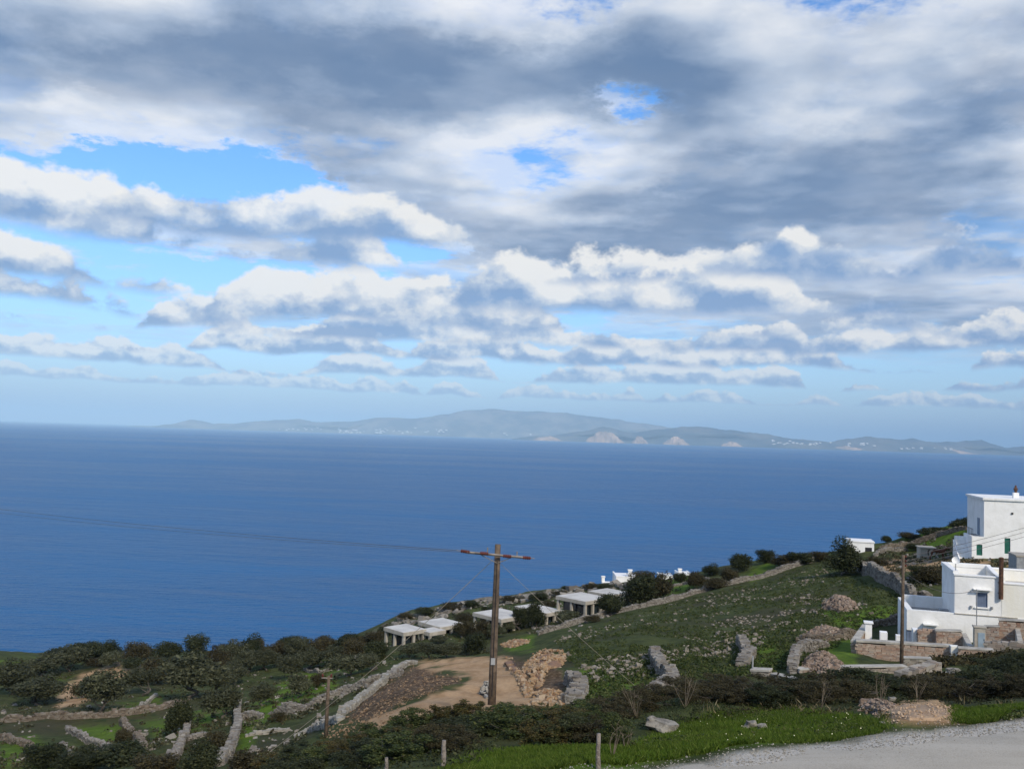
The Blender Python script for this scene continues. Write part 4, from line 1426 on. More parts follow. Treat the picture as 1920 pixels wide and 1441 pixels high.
def tree(px, py, w, h, kind, label, group=None, name=None, Yoff=0.0):
    """px, py: where it stands in the photograph; w, h: its size there in pixels"""
    p = G(px, py)
    s = p.y / FPX
    if Yoff:
        p = Vector((p.x * (1 + Yoff / p.y), p.y + Yoff, 0))
        p.z = ground(p.x, p.y)
    nm = name or {'olive': 'olive_tree', 'dark': 'evergreen_tree', 'wind': 'windswept_tree', 'brown': 'scrub_bush'}[kind]
    return plant(nm, p, w * s * 1.12, h * s * 1.05, kind, label, 'bush' if kind == 'brown' else 'tree', group)


GR1 = 'trees on the skyline at the left'
GR2 = 'olive trees of the left grove'
GR3 = 'trees round the pavilions'
GR4 = 'trees along the crest at the right'
TREES = [
    # skyline, left to right
    (120, 1237, 118, 30, 'wind', 'long wind cut dark tree at the left end of the skyline row', GR1), (165, 1236, 62, 34, 'dark', 'dark tree at the high end of the wind cut one on the left skyline', GR1),
    (210, 1234, 54, 30, 'dark', 'dark domed tree second in the left skyline row', GR1), (262, 1236, 56, 36, 'brown', 'brownish domed tree third in the left skyline row', GR1), (320, 1238, 56, 34, 'dark', 'dark tree with a sloping left side, fourth on the left skyline', GR1),
    (370, 1236, 50, 42, 'dark', 'tallest dark tree of the left skyline row', GR1), (412, 1234, 40, 28, 'brown', 'small brown tree right of the tallest on the left skyline', GR1),
    # grove, front to back
    (130, 1258, 70, 46, 'olive', 'olive tree on bare stems beside the tawny clearing', GR2), (76, 1266, 68, 34, 'olive', 'low olive tree left of the one on bare stems', GR2), (208, 1252, 44, 30, 'olive', 'small olive tree at the top of the tawny clearing', GR2),
    (246, 1256, 38, 24, 'dark', 'small round dark tree right of the tawny clearing', GR2), (176, 1250, 34, 20, 'brown', 'little brown bush behind the tawny clearing', GR2),
    (22, 1302, 86, 58, 'olive', 'broad olive tree at the left edge of the picture', GR2), (76, 1322, 96, 52, 'olive', 'spreading olive tree on a leaning stem at lower left', GR2), (188, 1334, 84, 76, 'olive', 'leaning olive tree rising over the end of the dry terrace wall', GR2),
    (262, 1302, 60, 48, 'olive', 'olive tree just right of the tawny clearing', GR2), (298, 1282, 62, 56, 'brown', 'brownish tree behind the largest olive', GR2), (352, 1310, 112, 78, 'olive', 'largest broad olive tree in the middle of the left grove', GR2),
    (412, 1300, 62, 44, 'olive', 'olive tree right of the largest one in the left grove', GR2), (404, 1262, 58, 48, 'brown', 'brown tree behind the grove under the skyline', GR2), (334, 1374, 54, 62, 'dark', 'dense nearly black round bush above the narrow pale wall', GR2),
    (416, 1346, 66, 56, 'olive', 'olive tree left of the wall that runs downhill', GR2), (402, 1412, 60, 42, 'brown', 'purple brown bush between the two walls that run downhill', GR2), (150, 1308, 40, 30, 'brown', 'low brown bush in the tawny clearing', GR2),
    (232, 1392, 40, 30, 'brown', 'small brown bush on the crumbling wall', GR2), (232, 1436, 108, 46, 'dark', 'dark bush in the bottom left foreground, right of the bright plot', GR2), (84, 1440, 84, 50, 'dark', 'dark bush in the bottom left foreground beside the brightest grass', GR2),
    (150, 1448, 90, 44, 'dark', 'dark bush between two others along the bottom left edge', GR2), (300, 1452, 90, 44, 'brown', 'brown bush at the bottom edge left of the narrow wall', GR2), (370, 1448, 80, 52, 'dark', 'dark bush at the bottom edge between the two downhill walls', GR2), (462, 1452, 80, 46, 'brown', 'brown bush at the bottom edge right of the downhill wall', GR2),
    (544, 1272, 50, 44, 'olive', 'olive tree above the bright green slope of the grove', GR2), (558, 1308, 46, 42, 'olive', 'olive tree standing free on the bright green slope', GR2), (492, 1322, 50, 40, 'olive', 'olive tree at the left edge of the bright green slope', GR2), (650, 1268, 66, 40, 'olive', 'olive tree left of the embankment above the long grey wall', GR2),
    (690, 1258, 48, 32, 'olive', 'smaller olive tree next to the embankment top', GR2), (440, 1284, 56, 40, 'olive', 'olive tree above the gap in the walls', GR2), (598, 1286, 34, 26, 'brown', 'small brown bush by the second pole', GR2), (520, 1352, 30, 20, 'brown', 'low bush below the squared wall end', GR2),
    (700, 1238, 52, 36, 'dark', 'round dark tree in front of the leftmost pavilion', GR3), (668, 1234, 50, 40, 'brown', 'brown tree left of the leftmost pavilion', GR3),
    (770, 1232, 46, 24, 'olive', 'olive tree below the front corner of the leftmost pavilion', GR3), (806, 1232, 48, 26, 'olive', 'olive tree below the gap of the left pavilion pair', GR3), (842, 1232, 44, 26, 'olive', 'olive tree below the right pavilion of the left pair', GR3), (880, 1228, 52, 40, 'dark', 'dark tree just left of the utility pole', GR3),
    (822, 1206, 34, 14, 'olive', 'small olive tree tucked under the left pavilion pair', GR3), (902, 1198, 44, 38, 'brown', 'brown tree between the left and middle pavilions', GR3), (866, 1192, 40, 32, 'brown', 'brown tree beside the right roof of the left pair', GR3), (952, 1186, 36, 20, 'olive', 'olive tree in front of the middle pavilion pair', GR3),
    (976, 1180, 34, 44, 'dark', 'slim dark tree before the middle pavilion pair', GR3), (1006, 1176, 42, 46, 'dark', 'dark rounded tree hiding the middle of the right middle roof', GR3), (928, 1196, 34, 26, 'olive', 'small olive tree behind the utility pole', GR3), (1064, 1170, 60, 24, 'olive', 'spreading bush below the right pavilion pair', GR3),
    (1112, 1166, 34, 14, 'brown', 'brown bush under the right pavilion posts', GR3), (1142, 1154, 50, 40, 'dark', 'dark tree at the right post of the right pavilion pair', GR3),
    (1186, 1140, 76, 60, 'dark', 'broad dark tree right of the pavilions', GR4), (1222, 1128, 74, 62, 'brown', 'large brown tree in front of the low white house', GR4), (1206, 1102, 60, 34, 'brown', 'brown tree on the crest beside the low white house', GR4), (1276, 1094, 30, 22, 'dark', 'small round dark tree before the white wall strip', GR4),
    (1304, 1104, 36, 36, 'brown', 'brown round tree right of the white wall strip', GR4), (1337, 1078, 34, 20, 'dark', 'flat dark dome on the crest left of the green strip', GR4), (1384, 1072, 46, 34, 'dark', 'dark leaning tree on the crest above the green strip', GR4), (1366, 1092, 36, 32, 'brown', 'brown bush below the leaning crest tree', GR4),
    (1434, 1056, 40, 26, 'dark', 'dark dome standing clear against the sea on the crest', GR4), (1342, 1104, 46, 24, 'brown', 'low brown bush beyond the long field wall', GR4), (1470, 1062, 50, 24, 'brown', 'left bush of the hedge beyond the field wall top', GR4), (1502, 1058, 56, 24, 'dark', 'middle bush of the hedge beyond the field wall top', GR4),
    (1534, 1052, 44, 22, 'brown', 'right bush of the hedge beyond the field wall top', GR4), (1576, 1078, 74, 62, 'dark', 'big dark round tree beside the white hut', GR4), (1664, 1018, 20, 14, 'dark', 'tiny dark bush on the crest right of the white hut', GR4), (1742, 1004, 68, 22, 'wind', 'long flat wind cut bush along the crest', GR4),
    (1796, 992, 46, 24, 'wind', 'wind cut bush nearest the upper white house', GR4), (1706, 1010, 40, 14, 'brown', 'low brown bush at the left end of the wind cut ones', GR4), (1744, 1092, 60, 34, 'brown', 'dark brown thicket behind the roof terrace', GR4), (1722, 1084, 40, 24, 'dark', 'dark scrub left of the thicket behind the roof terrace', GR4),
    (1642, 1062, 50, 20, 'brown', 'low brown scrub beside the bare orange earth', GR4), (1712, 1032, 30, 14, 'dark', 'small dark bush by the paddock hut', GR4), (1812, 1046, 26, 16, 'brown', 'brown bush at the corner of the upper white house', GR4)]
for t_ in TREES:
    tree(*t_)
# the closed wood between grove and pavilions
KINDW = {'olive': 'olive tree', 'dark': 'dark evergreen', 'brown': 'brown tree', 'wind': 'windswept tree'}
NTH = ['first', 'second', 'third', 'fourth', 'fifth', 'sixth', 'seventh', 'eighth', 'ninth', 'tenth']
wood = {}
for i, (px, py, w, h, kd) in enumerate(sorted([(440, 1246, 52, 42, 'olive'), (476, 1240, 50, 46, 'dark'), (518, 1240, 46, 44, 'brown'), (560, 1236, 54, 42, 'olive'), (600, 1232, 50, 38, 'brown'), (640, 1226, 50, 36, 'dark'), (676, 1218, 44, 30, 'brown'), (706, 1204, 36, 26, 'brown'),
                                        (462, 1262, 52, 40, 'olive'), (500, 1256, 46, 38, 'olive'), (585, 1256, 52, 38, 'olive'), (622, 1248, 48, 36, 'olive'), (726, 1192, 34, 22, 'dark'), (660, 1208, 40, 20, 'dark'), (540, 1224, 44, 30, 'dark'), (480, 1226, 40, 32, 'brown'), (610, 1214, 40, 24, 'brown')])):
    k = wood[kd] = wood.get(kd, -1) + 1
    tree(px, py, w, h, kd, f'{KINDW[kd]}, {NTH[k]} of its kind from the left in the closed wood before the pavilions', 'trees of the closed wood')
wood = {}
for i, (px, py, w, h, kd) in enumerate(sorted([(760, 1160, 36, 12, 'brown'), (800, 1152, 40, 14, 'dark'), (850, 1142, 44, 14, 'brown'), (890, 1138, 36, 12, 'dark'), (960, 1128, 46, 12, 'brown'), (1010, 1124, 40, 14, 'dark'), (1050, 1116, 30, 10, 'brown'), (1110, 1104, 34, 12, 'brown'), (1140, 1110, 36, 14, 'dark'),
                                        (870, 1164, 40, 16, 'brown'), (920, 1152, 40, 16, 'dark'), (1030, 1138, 30, 14, 'brown'), (1060, 1106, 24, 8, 'dark'), (780, 1186, 30, 14, 'brown')])):
    k = wood[kd] = wood.get(kd, -1) + 1
    tree(px, py, w, h, kd, f'low {kd} scrub bush, {NTH[k]} of its colour from the left behind the pavilions', 'low scrub above the sea', name='scrub_bush')

# --- the hedge below the road
HEDGE = [  # pixel x, top pixel y, width in pixels, distance, kind
    (520, 1422, 90, 36, 'spurge'), (575, 1404, 96, 35, 'juniper'), (640, 1382, 104, 34, 'spurge'), (705, 1362, 100, 34, 'lentisk'), (776, 1332, 104, 34, 'lentisk'), (838, 1322, 84, 34, 'spurge'), (896, 1314, 92, 34, 'spurge'), (950, 1324, 74, 35, 'lentisk'),
    (1010, 1334, 110, 34, 'spurge'), (1080, 1326, 108, 33, 'lentisk'), (1150, 1322, 96, 33, 'heath'), (1222, 1308, 110, 32, 'heath'), (1290, 1284, 116, 32, 'heath'), (1358, 1286, 96, 32, 'heath'), (1430, 1282, 116, 31, 'heath'), (1502, 1274, 112, 31, 'juniper'),
    (1560, 1268, 104, 31, 'heath'), (1622, 1258, 128, 31, 'juniper'), (1686, 1274, 104, 31, 'juniper'), (1744, 1288, 96, 31, 'heath'), (1800, 1292, 90, 31, 'heath'), (1856, 1258, 124, 31, 'juniper'), (1916, 1240, 140, 32, 'juniper'),
    (1836, 1262, 120, 38, 'juniper'), (1892, 1236, 130, 40, 'juniper'), (1946, 1226, 130, 40, 'juniper'), (1770, 1296, 100, 36, 'heath'), (1880, 1300, 110, 27, 'heath'), (1930, 1290, 90, 26, 'heath'), (1822, 1312, 70, 27, 'heath'),
    (600, 1430, 100, 29, 'lentisk'), (670, 1412, 110, 28.5, 'spurge'), (740, 1398, 110, 28, 'lentisk'), (812, 1380, 112, 28, 'spurge'), (884, 1372, 112, 28, 'lentisk'), (952, 1376, 108, 28, 'lentisk'), (1022, 1378, 108, 28, 'juniper'), (1092, 1370, 104, 28, 'spurge'),
    (1156, 1352, 90, 28, 'heath'), (1208, 1338, 70, 29, 'heath'), (1290, 1318, 90, 29, 'heath'), (1370, 1312, 90, 29, 'heath'), (1450, 1306, 90, 28.5, 'juniper'), (1530, 1302, 96, 28.5, 'heath'), (1600, 1296, 84, 28.5, 'heath'), (1730, 1304, 70, 28.5, 'heath'),
    (690, 1430, 140, 24, 'juniper'), (780, 1412, 130, 24, 'spurge'), (870, 1400, 130, 24, 'juniper'), (960, 1398, 130, 24, 'lentisk'), (1050, 1396, 120, 24, 'spurge'), (1122, 1394, 90, 24.5, 'lentisk'), (560, 1440, 120, 28, 'juniper'), (760, 1436, 150, 20.5, 'lentisk'), (836, 1424, 110, 21, 'heath'), (1020, 1416, 110, 21, 'spurge'), (1066, 1402, 120, 21, 'juniper'), (1114, 1402, 104, 21, 'heath'), (1150, 1412, 70, 20.5, 'lentisk')]
NMS = {'spurge': ('spurge_bush', 'russet green'), 'juniper': ('juniper_bush', 'blackish green'), 'lentisk': ('lentisk_bush', 'dense green'), 'heath': ('heath_bush', 'brown twiggy')}
ORD = ['first', 'second', 'third', 'fourth', 'fifth', 'sixth', 'seventh', 'eighth', 'ninth', 'tenth', 'eleventh', 'twelfth', 'thirteenth', 'fourteenth', 'fifteenth', 'sixteenth', 'seventeenth', 'eighteenth', 'nineteenth', 'twentieth']
ROWN = lambda Y: 'farthest' if Y > 34.5 else ('back' if Y > 30 else ('middle' if Y > 26.5 else ('front' if Y > 22 else 'nearest')))
seen = {}
for i, (px, pt, w, Y, kd) in enumerate(sorted(HEDGE)):
    p = at(px, pt, Y)
    gzv = ground(p.x, p.y)
    h = min(3.2, max(0.7, (p.z - gzv) * (1.22 if kd == 'heath' else 1.12)))
    nm, look = NMS[kd]
    row = ROWN(Y)
    k = seen[(kd, row)] = seen.get((kd, row), -1) + 1
    plant(nm, Vector((p.x, p.y, gzv - 0.05)), w * Y / FPX * 1.25, h, kd, f'{look} bush, {ORD[k]} of its colour from left in the {row} row of the hedge', 'bush', 'bushes of the roadside hedge', parts=('foliage', 'stem'))

# --- low growth over the whole slope: tufts of scrub and herbs nobody could count
def tufts(name, label, polys, n, size, mat, seed, leaves=14, leaf=0.16, hot=None, up=0.8):
    r = np.random.default_rng(seed)
    pts = []
    for pl, w in polys:
        xs, ys = [p[0] for p in pl], [p[1] for p in pl]
        px = r.uniform(min(xs), max(xs), int(n * w))
        py = r.uniform(min(ys), max(ys), int(n * w))
        ok = poly_sd(px, py, pl) < 0
        pts += list(zip(px[ok], py[ok]))
    cen, nor, ln = [], [], []
    for px, py in pts:
        p = G(px, py)
        if hot is not None and vnoise(p.x + 50, p.y, 0.2) + 0.4 * vnoise(p.x, p.y, 0.7) < hot:
            continue
        s = r.uniform(*size)
        q = r.normal(0, 1, (leaves, 3))
        q /= np.linalg.norm(q, axis=1, keepdims=True)
        q[:, 2] = np.abs(q[:, 2])
        cen.append(np.array(p)[None] + q * np.array([s, s, s * up]) * r.uniform(0.5, 1.0, (leaves, 1)))
        nor.append(q + r.normal(0, 0.6, q.shape))
        ln.append(np.full(leaves, leaf * (0.6 + 0.8 * s / size[1])) * r.uniform(0.7, 1.4, leaves))
    cen, nor, ln = np.concatenate(cen), np.concatenate(nor), np.concatenate(ln)
    v, f = quads(cen, nor, ln, ln * 0.5, r)
    return tag(obj_np(name, v, f, mat), label, 'undergrowth', kind='stuff')


FIELD = [(1040, 1200), (1180, 1150), (1400, 1095), (1548, 1052), (1600, 1080), (1690, 1120), (1690, 1160), (1600, 1195), (1500, 1250), (1400, 1270), (1280, 1300), (1100, 1330), (1075, 1250)]
SLOPE = [(620, 1215), (760, 1158), (960, 1122), (1200, 1092), (1420, 1060), (1540, 1044), (1400, 1086), (1190, 1140), (1000, 1188), (930, 1225), (780, 1240), (640, 1330), (560, 1390), (430, 1330)]
LEFT = [(0, 1240), (300, 1235), (620, 1215), (640, 1330), (500, 1430), (0, 1440)]
RIGHT = [(1640, 1030), (1815, 985), (1815, 1040), (1920, 1060), (1780, 1068), (1700, 1120)]
BELOW = [(980, 1345), (1100, 1320), (1250, 1300), (1400, 1275), (1620, 1262), (1920, 1262), (1920, 1300), (1500, 1300), (1200, 1320), (1000, 1350)]
FIELDG = leaf_mat('field_herbs', (0.039, 0.061, 0.015), (0.068, 0.095, 0.022), (0.112, 0.116, 0.038), 0.6)
BRIGHT = leaf_mat('young_grass', (0.072, 0.118, 0.012), (0.105, 0.185, 0.016), (0.165, 0.205, 0.040), 0.7, 0.35)
tufts('field_herbs', 'low dark herbs covering the sloping field', [(FIELD, 1.0)], 11000, (0.10, 0.32), FIELDG, 31, 12, 0.14, 0.34)
tufts('slope_scrub', 'low scrub covering the slope above the sea', [(SLOPE, 0.8), (LEFT, 0.45), (RIGHT, 0.3)], 3300, (0.2, 0.6), OLIVE, 32, 14, 0.24, 0.62)
tufts('slope_scrub', 'low brown scrub mixed into the slope and the bank', [(SLOPE, 0.6), (LEFT, 0.4), (RIGHT, 0.5), (BELOW, 0.3), ([(1730, 1238), (1930, 1222), (1930, 1305), (1730, 1300)], 0.35)], 2400, (0.2, 0.55), BROWN, 33, 14, 0.20, 0.60)
tufts('hedge_undergrowth', 'dark undergrowth filling the ground under the roadside hedge', [([(480, 1441), (700, 1372), (900, 1330), (1150, 1325), (1400, 1300), (1620, 1285), (1920, 1290), (1920, 1325), (1700, 1322), (1420, 1338), (1200, 1365), (1000, 1400), (860, 1441)], 1.0)], 2600, (0.10, 0.28), DARKG, 34, 14, 0.06)


def blades(name, label, polys, n, hgt, mat, seed, keep=None):
    r = np.random.default_rng(seed)
    cs = []
    for pl, w in polys:
        xs, ys = [p[0] for p in pl], [p[1] for p in pl]
        px = r.uniform(min(xs), max(xs), int(n * w))
        py = r.uniform(min(ys), max(ys), int(n * w))
        sd = poly_sd(px, py, pl)
        ok = sd < 0
        cs.append(np.stack([px[ok], py[ok]], 1))
    cs = np.concatenate(cs)
    pos = np.array([G(a, b_) for a, b_ in cs[::8]])
    pos = np.repeat(pos, 8, 0)[:len(cs)]
    pos[:, :2] += r.normal(0, 0.16, (len(pos), 2))
    rd = road_dist(pos[:, 0], pos[:, 1])
    pos = pos[rd > 0.34 + 0.55 * vnoise(pos[:, 0], pos[:, 1], 0.9) + 0.35 * vnoise(pos[:, 0], pos[:, 1], 3.0)]
    pos[:, 2] = _bil(pos[:, 0], pos[:, 1]) - 0.02
    m = len(pos)
    hh = r.uniform(*hgt, m) * (0.5 + vnoise(pos[:, 0], pos[:, 1], 0.8))
    a = r.uniform(0, 6.28, m)
    w2 = r.uniform(0.006, 0.013, m)
    dx, dy = np.cos(a) * w2, np.sin(a) * w2
    ben = r.normal(0, 0.35, (m, 2)) * hh[:, None]
    z0 = np.zeros(m)
    v = np.stack([pos + np.stack([-dx, -dy, z0], 1), pos + np.stack([dx, dy, z0], 1), pos + np.stack([ben[:, 0] * 0.4 + dx * .7, ben[:, 1] * 0.4 + dy * .7, hh * 0.6], 1), pos + np.stack([ben[:, 0], ben[:, 1], hh], 1)], 1)
    return tag(obj_np(name, v.reshape(-1, 3), np.arange(m * 4).reshape(m, 4), mat), label, 'grass', kind='stuff')


blades('verge_grass', 'bright green grass of the verge beside the road', [([(1150, 1460), (1190, 1395), (1300, 1345), (1450, 1325), (1560, 1338), (1640, 1350), (1660, 1380), (1500, 1402), (1300, 1430)], 1.1), ([(1806, 1330), (1870, 1322), (1920, 1318), (1920, 1356), (1806, 1366)], 0.3), ([(840, 1450), (900, 1410), (1000, 1402), (1160, 1396), (1190, 1455)], 0.5)], 150000, (0.03, 0.13), BRIGHT, 35)
DRYG = leaf_mat('dry_grass', (0.20, 0.16, 0.085), (0.27, 0.22, 0.12), (0.33, 0.28, 0.17), 2.0, 0.3)
blades('dry_weeds', 'pale dry weeds between hedge and verge', [([(1240, 1350), (1330, 1318), (1450, 1312), (1560, 1326), (1690, 1330), (1820, 1316), (1900, 1310), (1900, 1320), (1700, 1334), (1560, 1340), (1420, 1330), (1300, 1350)], 1.0)], 800, (0.08, 0.24), DRYG, 36)

tufts('verge_weeds', 'leafy weeds mixed into the verge grass', [([(1190, 1420), (1210, 1390), (1300, 1348), (1450, 1328), (1560, 1340), (1640, 1352), (1640, 1370), (1450, 1388), (1300, 1404)], 1.0), ([(1806, 1334), (1920, 1322), (1920, 1346), (1806, 1356)], 0.2)], 1500, (0.04, 0.13), FIELDG, 37, 12, 0.055, 0.55)
tufts('verge_weeds', 'brown withered weeds at the hedge foot', [([(1180, 1372), (1300, 1338), (1450, 1318), (1560, 1330), (1690, 1336), (1690, 1346), (1560, 1344), (1440, 1334), (1300, 1356)], 1.0)], 900, (0.06, 0.2), BROWN, 38, 12, 0.05, 0.5)

# white and yellow flowers dotted in the verge
pet_m, T, b = material('flower_petals', 0.6)
b.inputs['Base Color'].default_value = (0.75, 0.72, 0.45, 1)
r = np.random.default_rng(5)
fc = []
for _ in range(34):
    p = G(r.uniform(1230, 1640), r.uniform(1345, 1395))
    if road_dist(p.x, p.y) > 0.7:
        fc.append((p.x, p.y, p.z + r.uniform(0.08, 0.16)))
fc = np.array(fc)
v, f = quads(fc, r.normal(0, 0.4, fc.shape) + np.array([0, -0.6, 1]), np.full(len(fc), 0.03), np.full(len(fc), 0.026), r)
tag(obj_np('verge_flowers', v, f, pet_m), 'tiny pale flowers dotted through the verge grass', 'flowers', kind='stuff')

# ================================================================== buildings
white_m, T, b = material('limewash', 0.8, 0.2)
P = wpos(T)
c = T.mix(T.ss(T.noise(P, 0.8, 5, 0.6), 0.35, 0.7), (0.84, 0.835, 0.81), (0.74, 0.735, 0.70))
str_ = T.noise(T.vm('MULTIPLY', P, (2.2, 2.2, 0.25)), 1.0, 5, 0.6)
c = T.mix(T.ss(str_, 0.56, 0.74, 0.0, 0.30), c, (0.50, 0.48, 0.42))
T.l.new(c, b.inputs['Base Color'])
bump(T, b, T.noise(P, 5, 4, 0.6), 0.35, 0.05)
cream_m, T, b = material('stained_limewash', 0.8, 0.2)
P = wpos(T)
sn = T.noise(T.vm('MULTIPLY', P, (0.9, 0.9, 0.16)), 1.0, 5, 0.62)
c = T.mix(T.ss(sn, 0.36, 0.62), (0.80, 0.79, 0.76), (0.76, 0.735, 0.64))
T.l.new(c, b.inputs['Base Color'])
bump(T, b, T.noise(P, 5, 4, 0.6), 0.35, 0.05)
conc_m = plain('raw_concrete', (0.42, 0.385, 0.32), (0.32, 0.29, 0.24), scale=1.2, bs=0.3)
roofw_m = plain('roof_membrane', (0.58, 0.56, 0.51), (0.46, 0.44, 0.40), scale=0.5, bs=0.15)
screed_m = plain('terrace_screed', (0.36, 0.34, 0.31), (0.26, 0.25, 0.23), scale=0.9, bs=0.2)
shut_m = plain('blue_grey_shutter', (0.16, 0.20, 0.28), (0.12, 0.155, 0.22), scale=2.0, rough=0.5, bs=0.1)
green_m = plain('green_shutter', (0.025, 0.13, 0.095), (0.018, 0.10, 0.07), scale=2.0, rough=0.5, bs=0.1)
dark_m = plain('dark_timber', (0.035, 0.035, 0.04), (0.022, 0.022, 0.025), scale=3)
rust_m = plain('rusty_iron', (0.14, 0.07, 0.04), (0.07, 0.04, 0.028), scale=5, bs=0.3)
metal_m = plain('dull_zinc', (0.33, 0.34, 0.34), (0.24, 0.245, 0.25), scale=3, rough=0.55)
cope_m = plain('whitewashed_coping', (0.46, 0.43, 0.37), (0.30, 0.28, 0.24), scale=1.6, bs=0.3)
glass_m, T, b = material('window_glass', 0.08, 0.5)
b.inputs['Base Color'].default_value = (0.02, 0.028, 0.035, 1)
inter_m = plain('shaded_interior_wall', (0.20, 0.18, 0.15), (0.13, 0.12, 0.10), scale=1.0)


def frame_of(px, py, Y, theta):
    """a facade: origin, direction to the right along it, direction into the depth"""
    o = at(px, py, Y)
    return o, Vector((math.cos(theta), -math.sin(theta), 0)), Vector((math.sin(theta), math.cos(theta), 0))


def on_plane(px, py, fr, back=0.0):
    """pixel -> (along the facade, height) on the plane set back by so much"""
    o, xd, yd = fr
    o2 = o + yd * back
    d = ray(px, py)
    # d*t = o2 + u*xd + (0,0,z)
    A = np.array([[d.x, -xd.x], [d.y, -xd.y]])
    t, u = np.linalg.solve(A, np.array([o2.x, o2.y]))
    return float(u), float(d.z * t - o2.z)


def depth_of(px, py, fr, z):
    """how far back from the facade plane a level line at height z lies where the pixel sees it"""
    o, xd, yd = fr
    d = ray(px, py)
    t = (o.z + z) / d.z
    p = d * t
    return (p - o).dot(yd), (p - o).dot(xd)


def rz_of(fr):
    return math.atan2(fr[1].y, fr[1].x)


# ---------------------------------------------------------------- pavilions: flat slabs on pillars, glazed behind
LDIR = Vector((-0.70, 0.714, 0))
RDIR = Vector((0.714, 0.70, 0))


def pavilion(px, py, Y, ll, lr, label, base_py, mids=(1, 1), slab=0.50, solid=()):
    """px, py: nearest top corner of the roof; ll and lr: lengths of the faces to the left and right"""
    c = at(px, py, Y)
    zb = min(ground(c.x, c.y), ground((c + LDIR * ll).x, (c + LDIR * ll).y), ground((c + RDIR * lr).x, (c + RDIR * lr).y), c.z - 2.5)
    root = empty('concrete_pavilion', (c.x, c.y, zb), math.atan2(RDIR.y, RDIR.x))
    tag(root, label, 'pavilion', 'flat roofed concrete pavilions above the sea')
    H = c.z - zb                      # local x runs along the right face, local y along the left face
    e = 0.12
    MB().box(-e, lr + e, -e, ll + e, H - slab, H - 0.03, 0.02).build('roof_slab', conc_m, root)
    slab_o = root.children[-1] if root.children else None
    MB().box(-e + 0.06, lr + e - 0.06, -e + 0.06, ll + e - 0.06, H - 0.029, H + 0.012).build('roof_covering', roofw_m, root)
    MB().box(-0.05, lr + 0.05, -0.05, ll + 0.05, -1.0, 0.12).build('floor_slab', conc_m, root)
    pw = 0.34
    spots = {(0, 0), (lr - pw, 0), (0, ll - pw), (lr - pw, ll - pw)}
    for k in range(1, mids[1] + 1):
        spots.add((lr * k / (mids[1] + 1) - pw / 2, 0))
    for k in range(1, mids[0] + 1):
        spots.add((0, ll * k / (mids[0] + 1) - pw / 2))
    for (x, y) in sorted(spots):
        MB().box(x, x + pw, y, y + pw, 0.121, H - slab - 0.001, 0.015).build('pillar', conc_m, root)
    # set back glazing and the wall behind
    MB().box(1.1, lr - 0.5, ll - 0.6, ll - 0.45, 0.121, H - slab - 0.002).build('back_wall', inter_m, root)
    MB().box(lr - 0.6, lr - 0.45, 1.0, ll - 0.61, 0.121, H - slab - 0.002).build('side_wall', inter_m, root)
    gl = 0.75
    n = max(3, int((ll - 1.2) / 0.8))
    for k in range(n):
        y0 = 0.6 + (ll - 1.2) * k / n
        w = (ll - 1.2) / n
        fo = MB().box(gl, gl + 0.06, y0, y0 + 0.06, 0.122, H - slab - 0.003).box(gl, gl + 0.06, y0 + 0.06, y0 + w, 0.122, 0.2).build('window_frame', dark_m, root)
        MB().box(gl + 0.02, gl + 0.035, y0 + 0.061, y0 + w - 0.002, 0.201, H - slab - 0.004).build('pane', glass_m, fo)
    n = max(2, int((lr - 1.6) / 0.9))
    for k in range(n):
        x0 = 0.9 + (lr - 1.6) * k / n
        w = (lr - 1.6) / n
        fo = MB().box(x0, x0 + 0.06, gl, gl + 0.06, 0.122, H - slab - 0.003).box(x0 + 0.06, x0 + w, gl, gl + 0.06, 0.122, 0.2).build('window_frame', dark_m, root)
        MB().box(x0 + 0.061, x0 + w - 0.002, gl + 0.02, gl + 0.035, 0.201, H - slab - 0.004).build('pane', glass_m, fo)
    return root


pavilion(757, 1185, 120, 4.1, 3.6, 'leftmost concrete pavilion with white flat roof, nearest the olive grove', 1212)
pavilion(806, 1185, 121.5, 2.2, 2.6, 'low small flat roof joining the two pavilions of the left pair', 1210, (0, 0))
pavilion(826, 1175, 124, 4.6, 4.2, 'right pavilion of the left pair, its white roof set higher', 1205)
pavilion(940, 1160, 125, 5.6, 5.2, 'left pavilion of the middle pair, partly behind the utility pole', 1180)
pavilion(1025, 1149, 128, 6.2, 3.6, 'right pavilion of the middle pair, half hidden by a dark tree', 1172)
pavilion(1098, 1127, 127, 5.4, 5.2, 'left pavilion of the right pair with its pillars in plain view', 1156, (1, 2))
pavilion(1146, 1115, 133, 4.2, 4.2, 'rearmost pavilion at the right end below the white house', 1145)


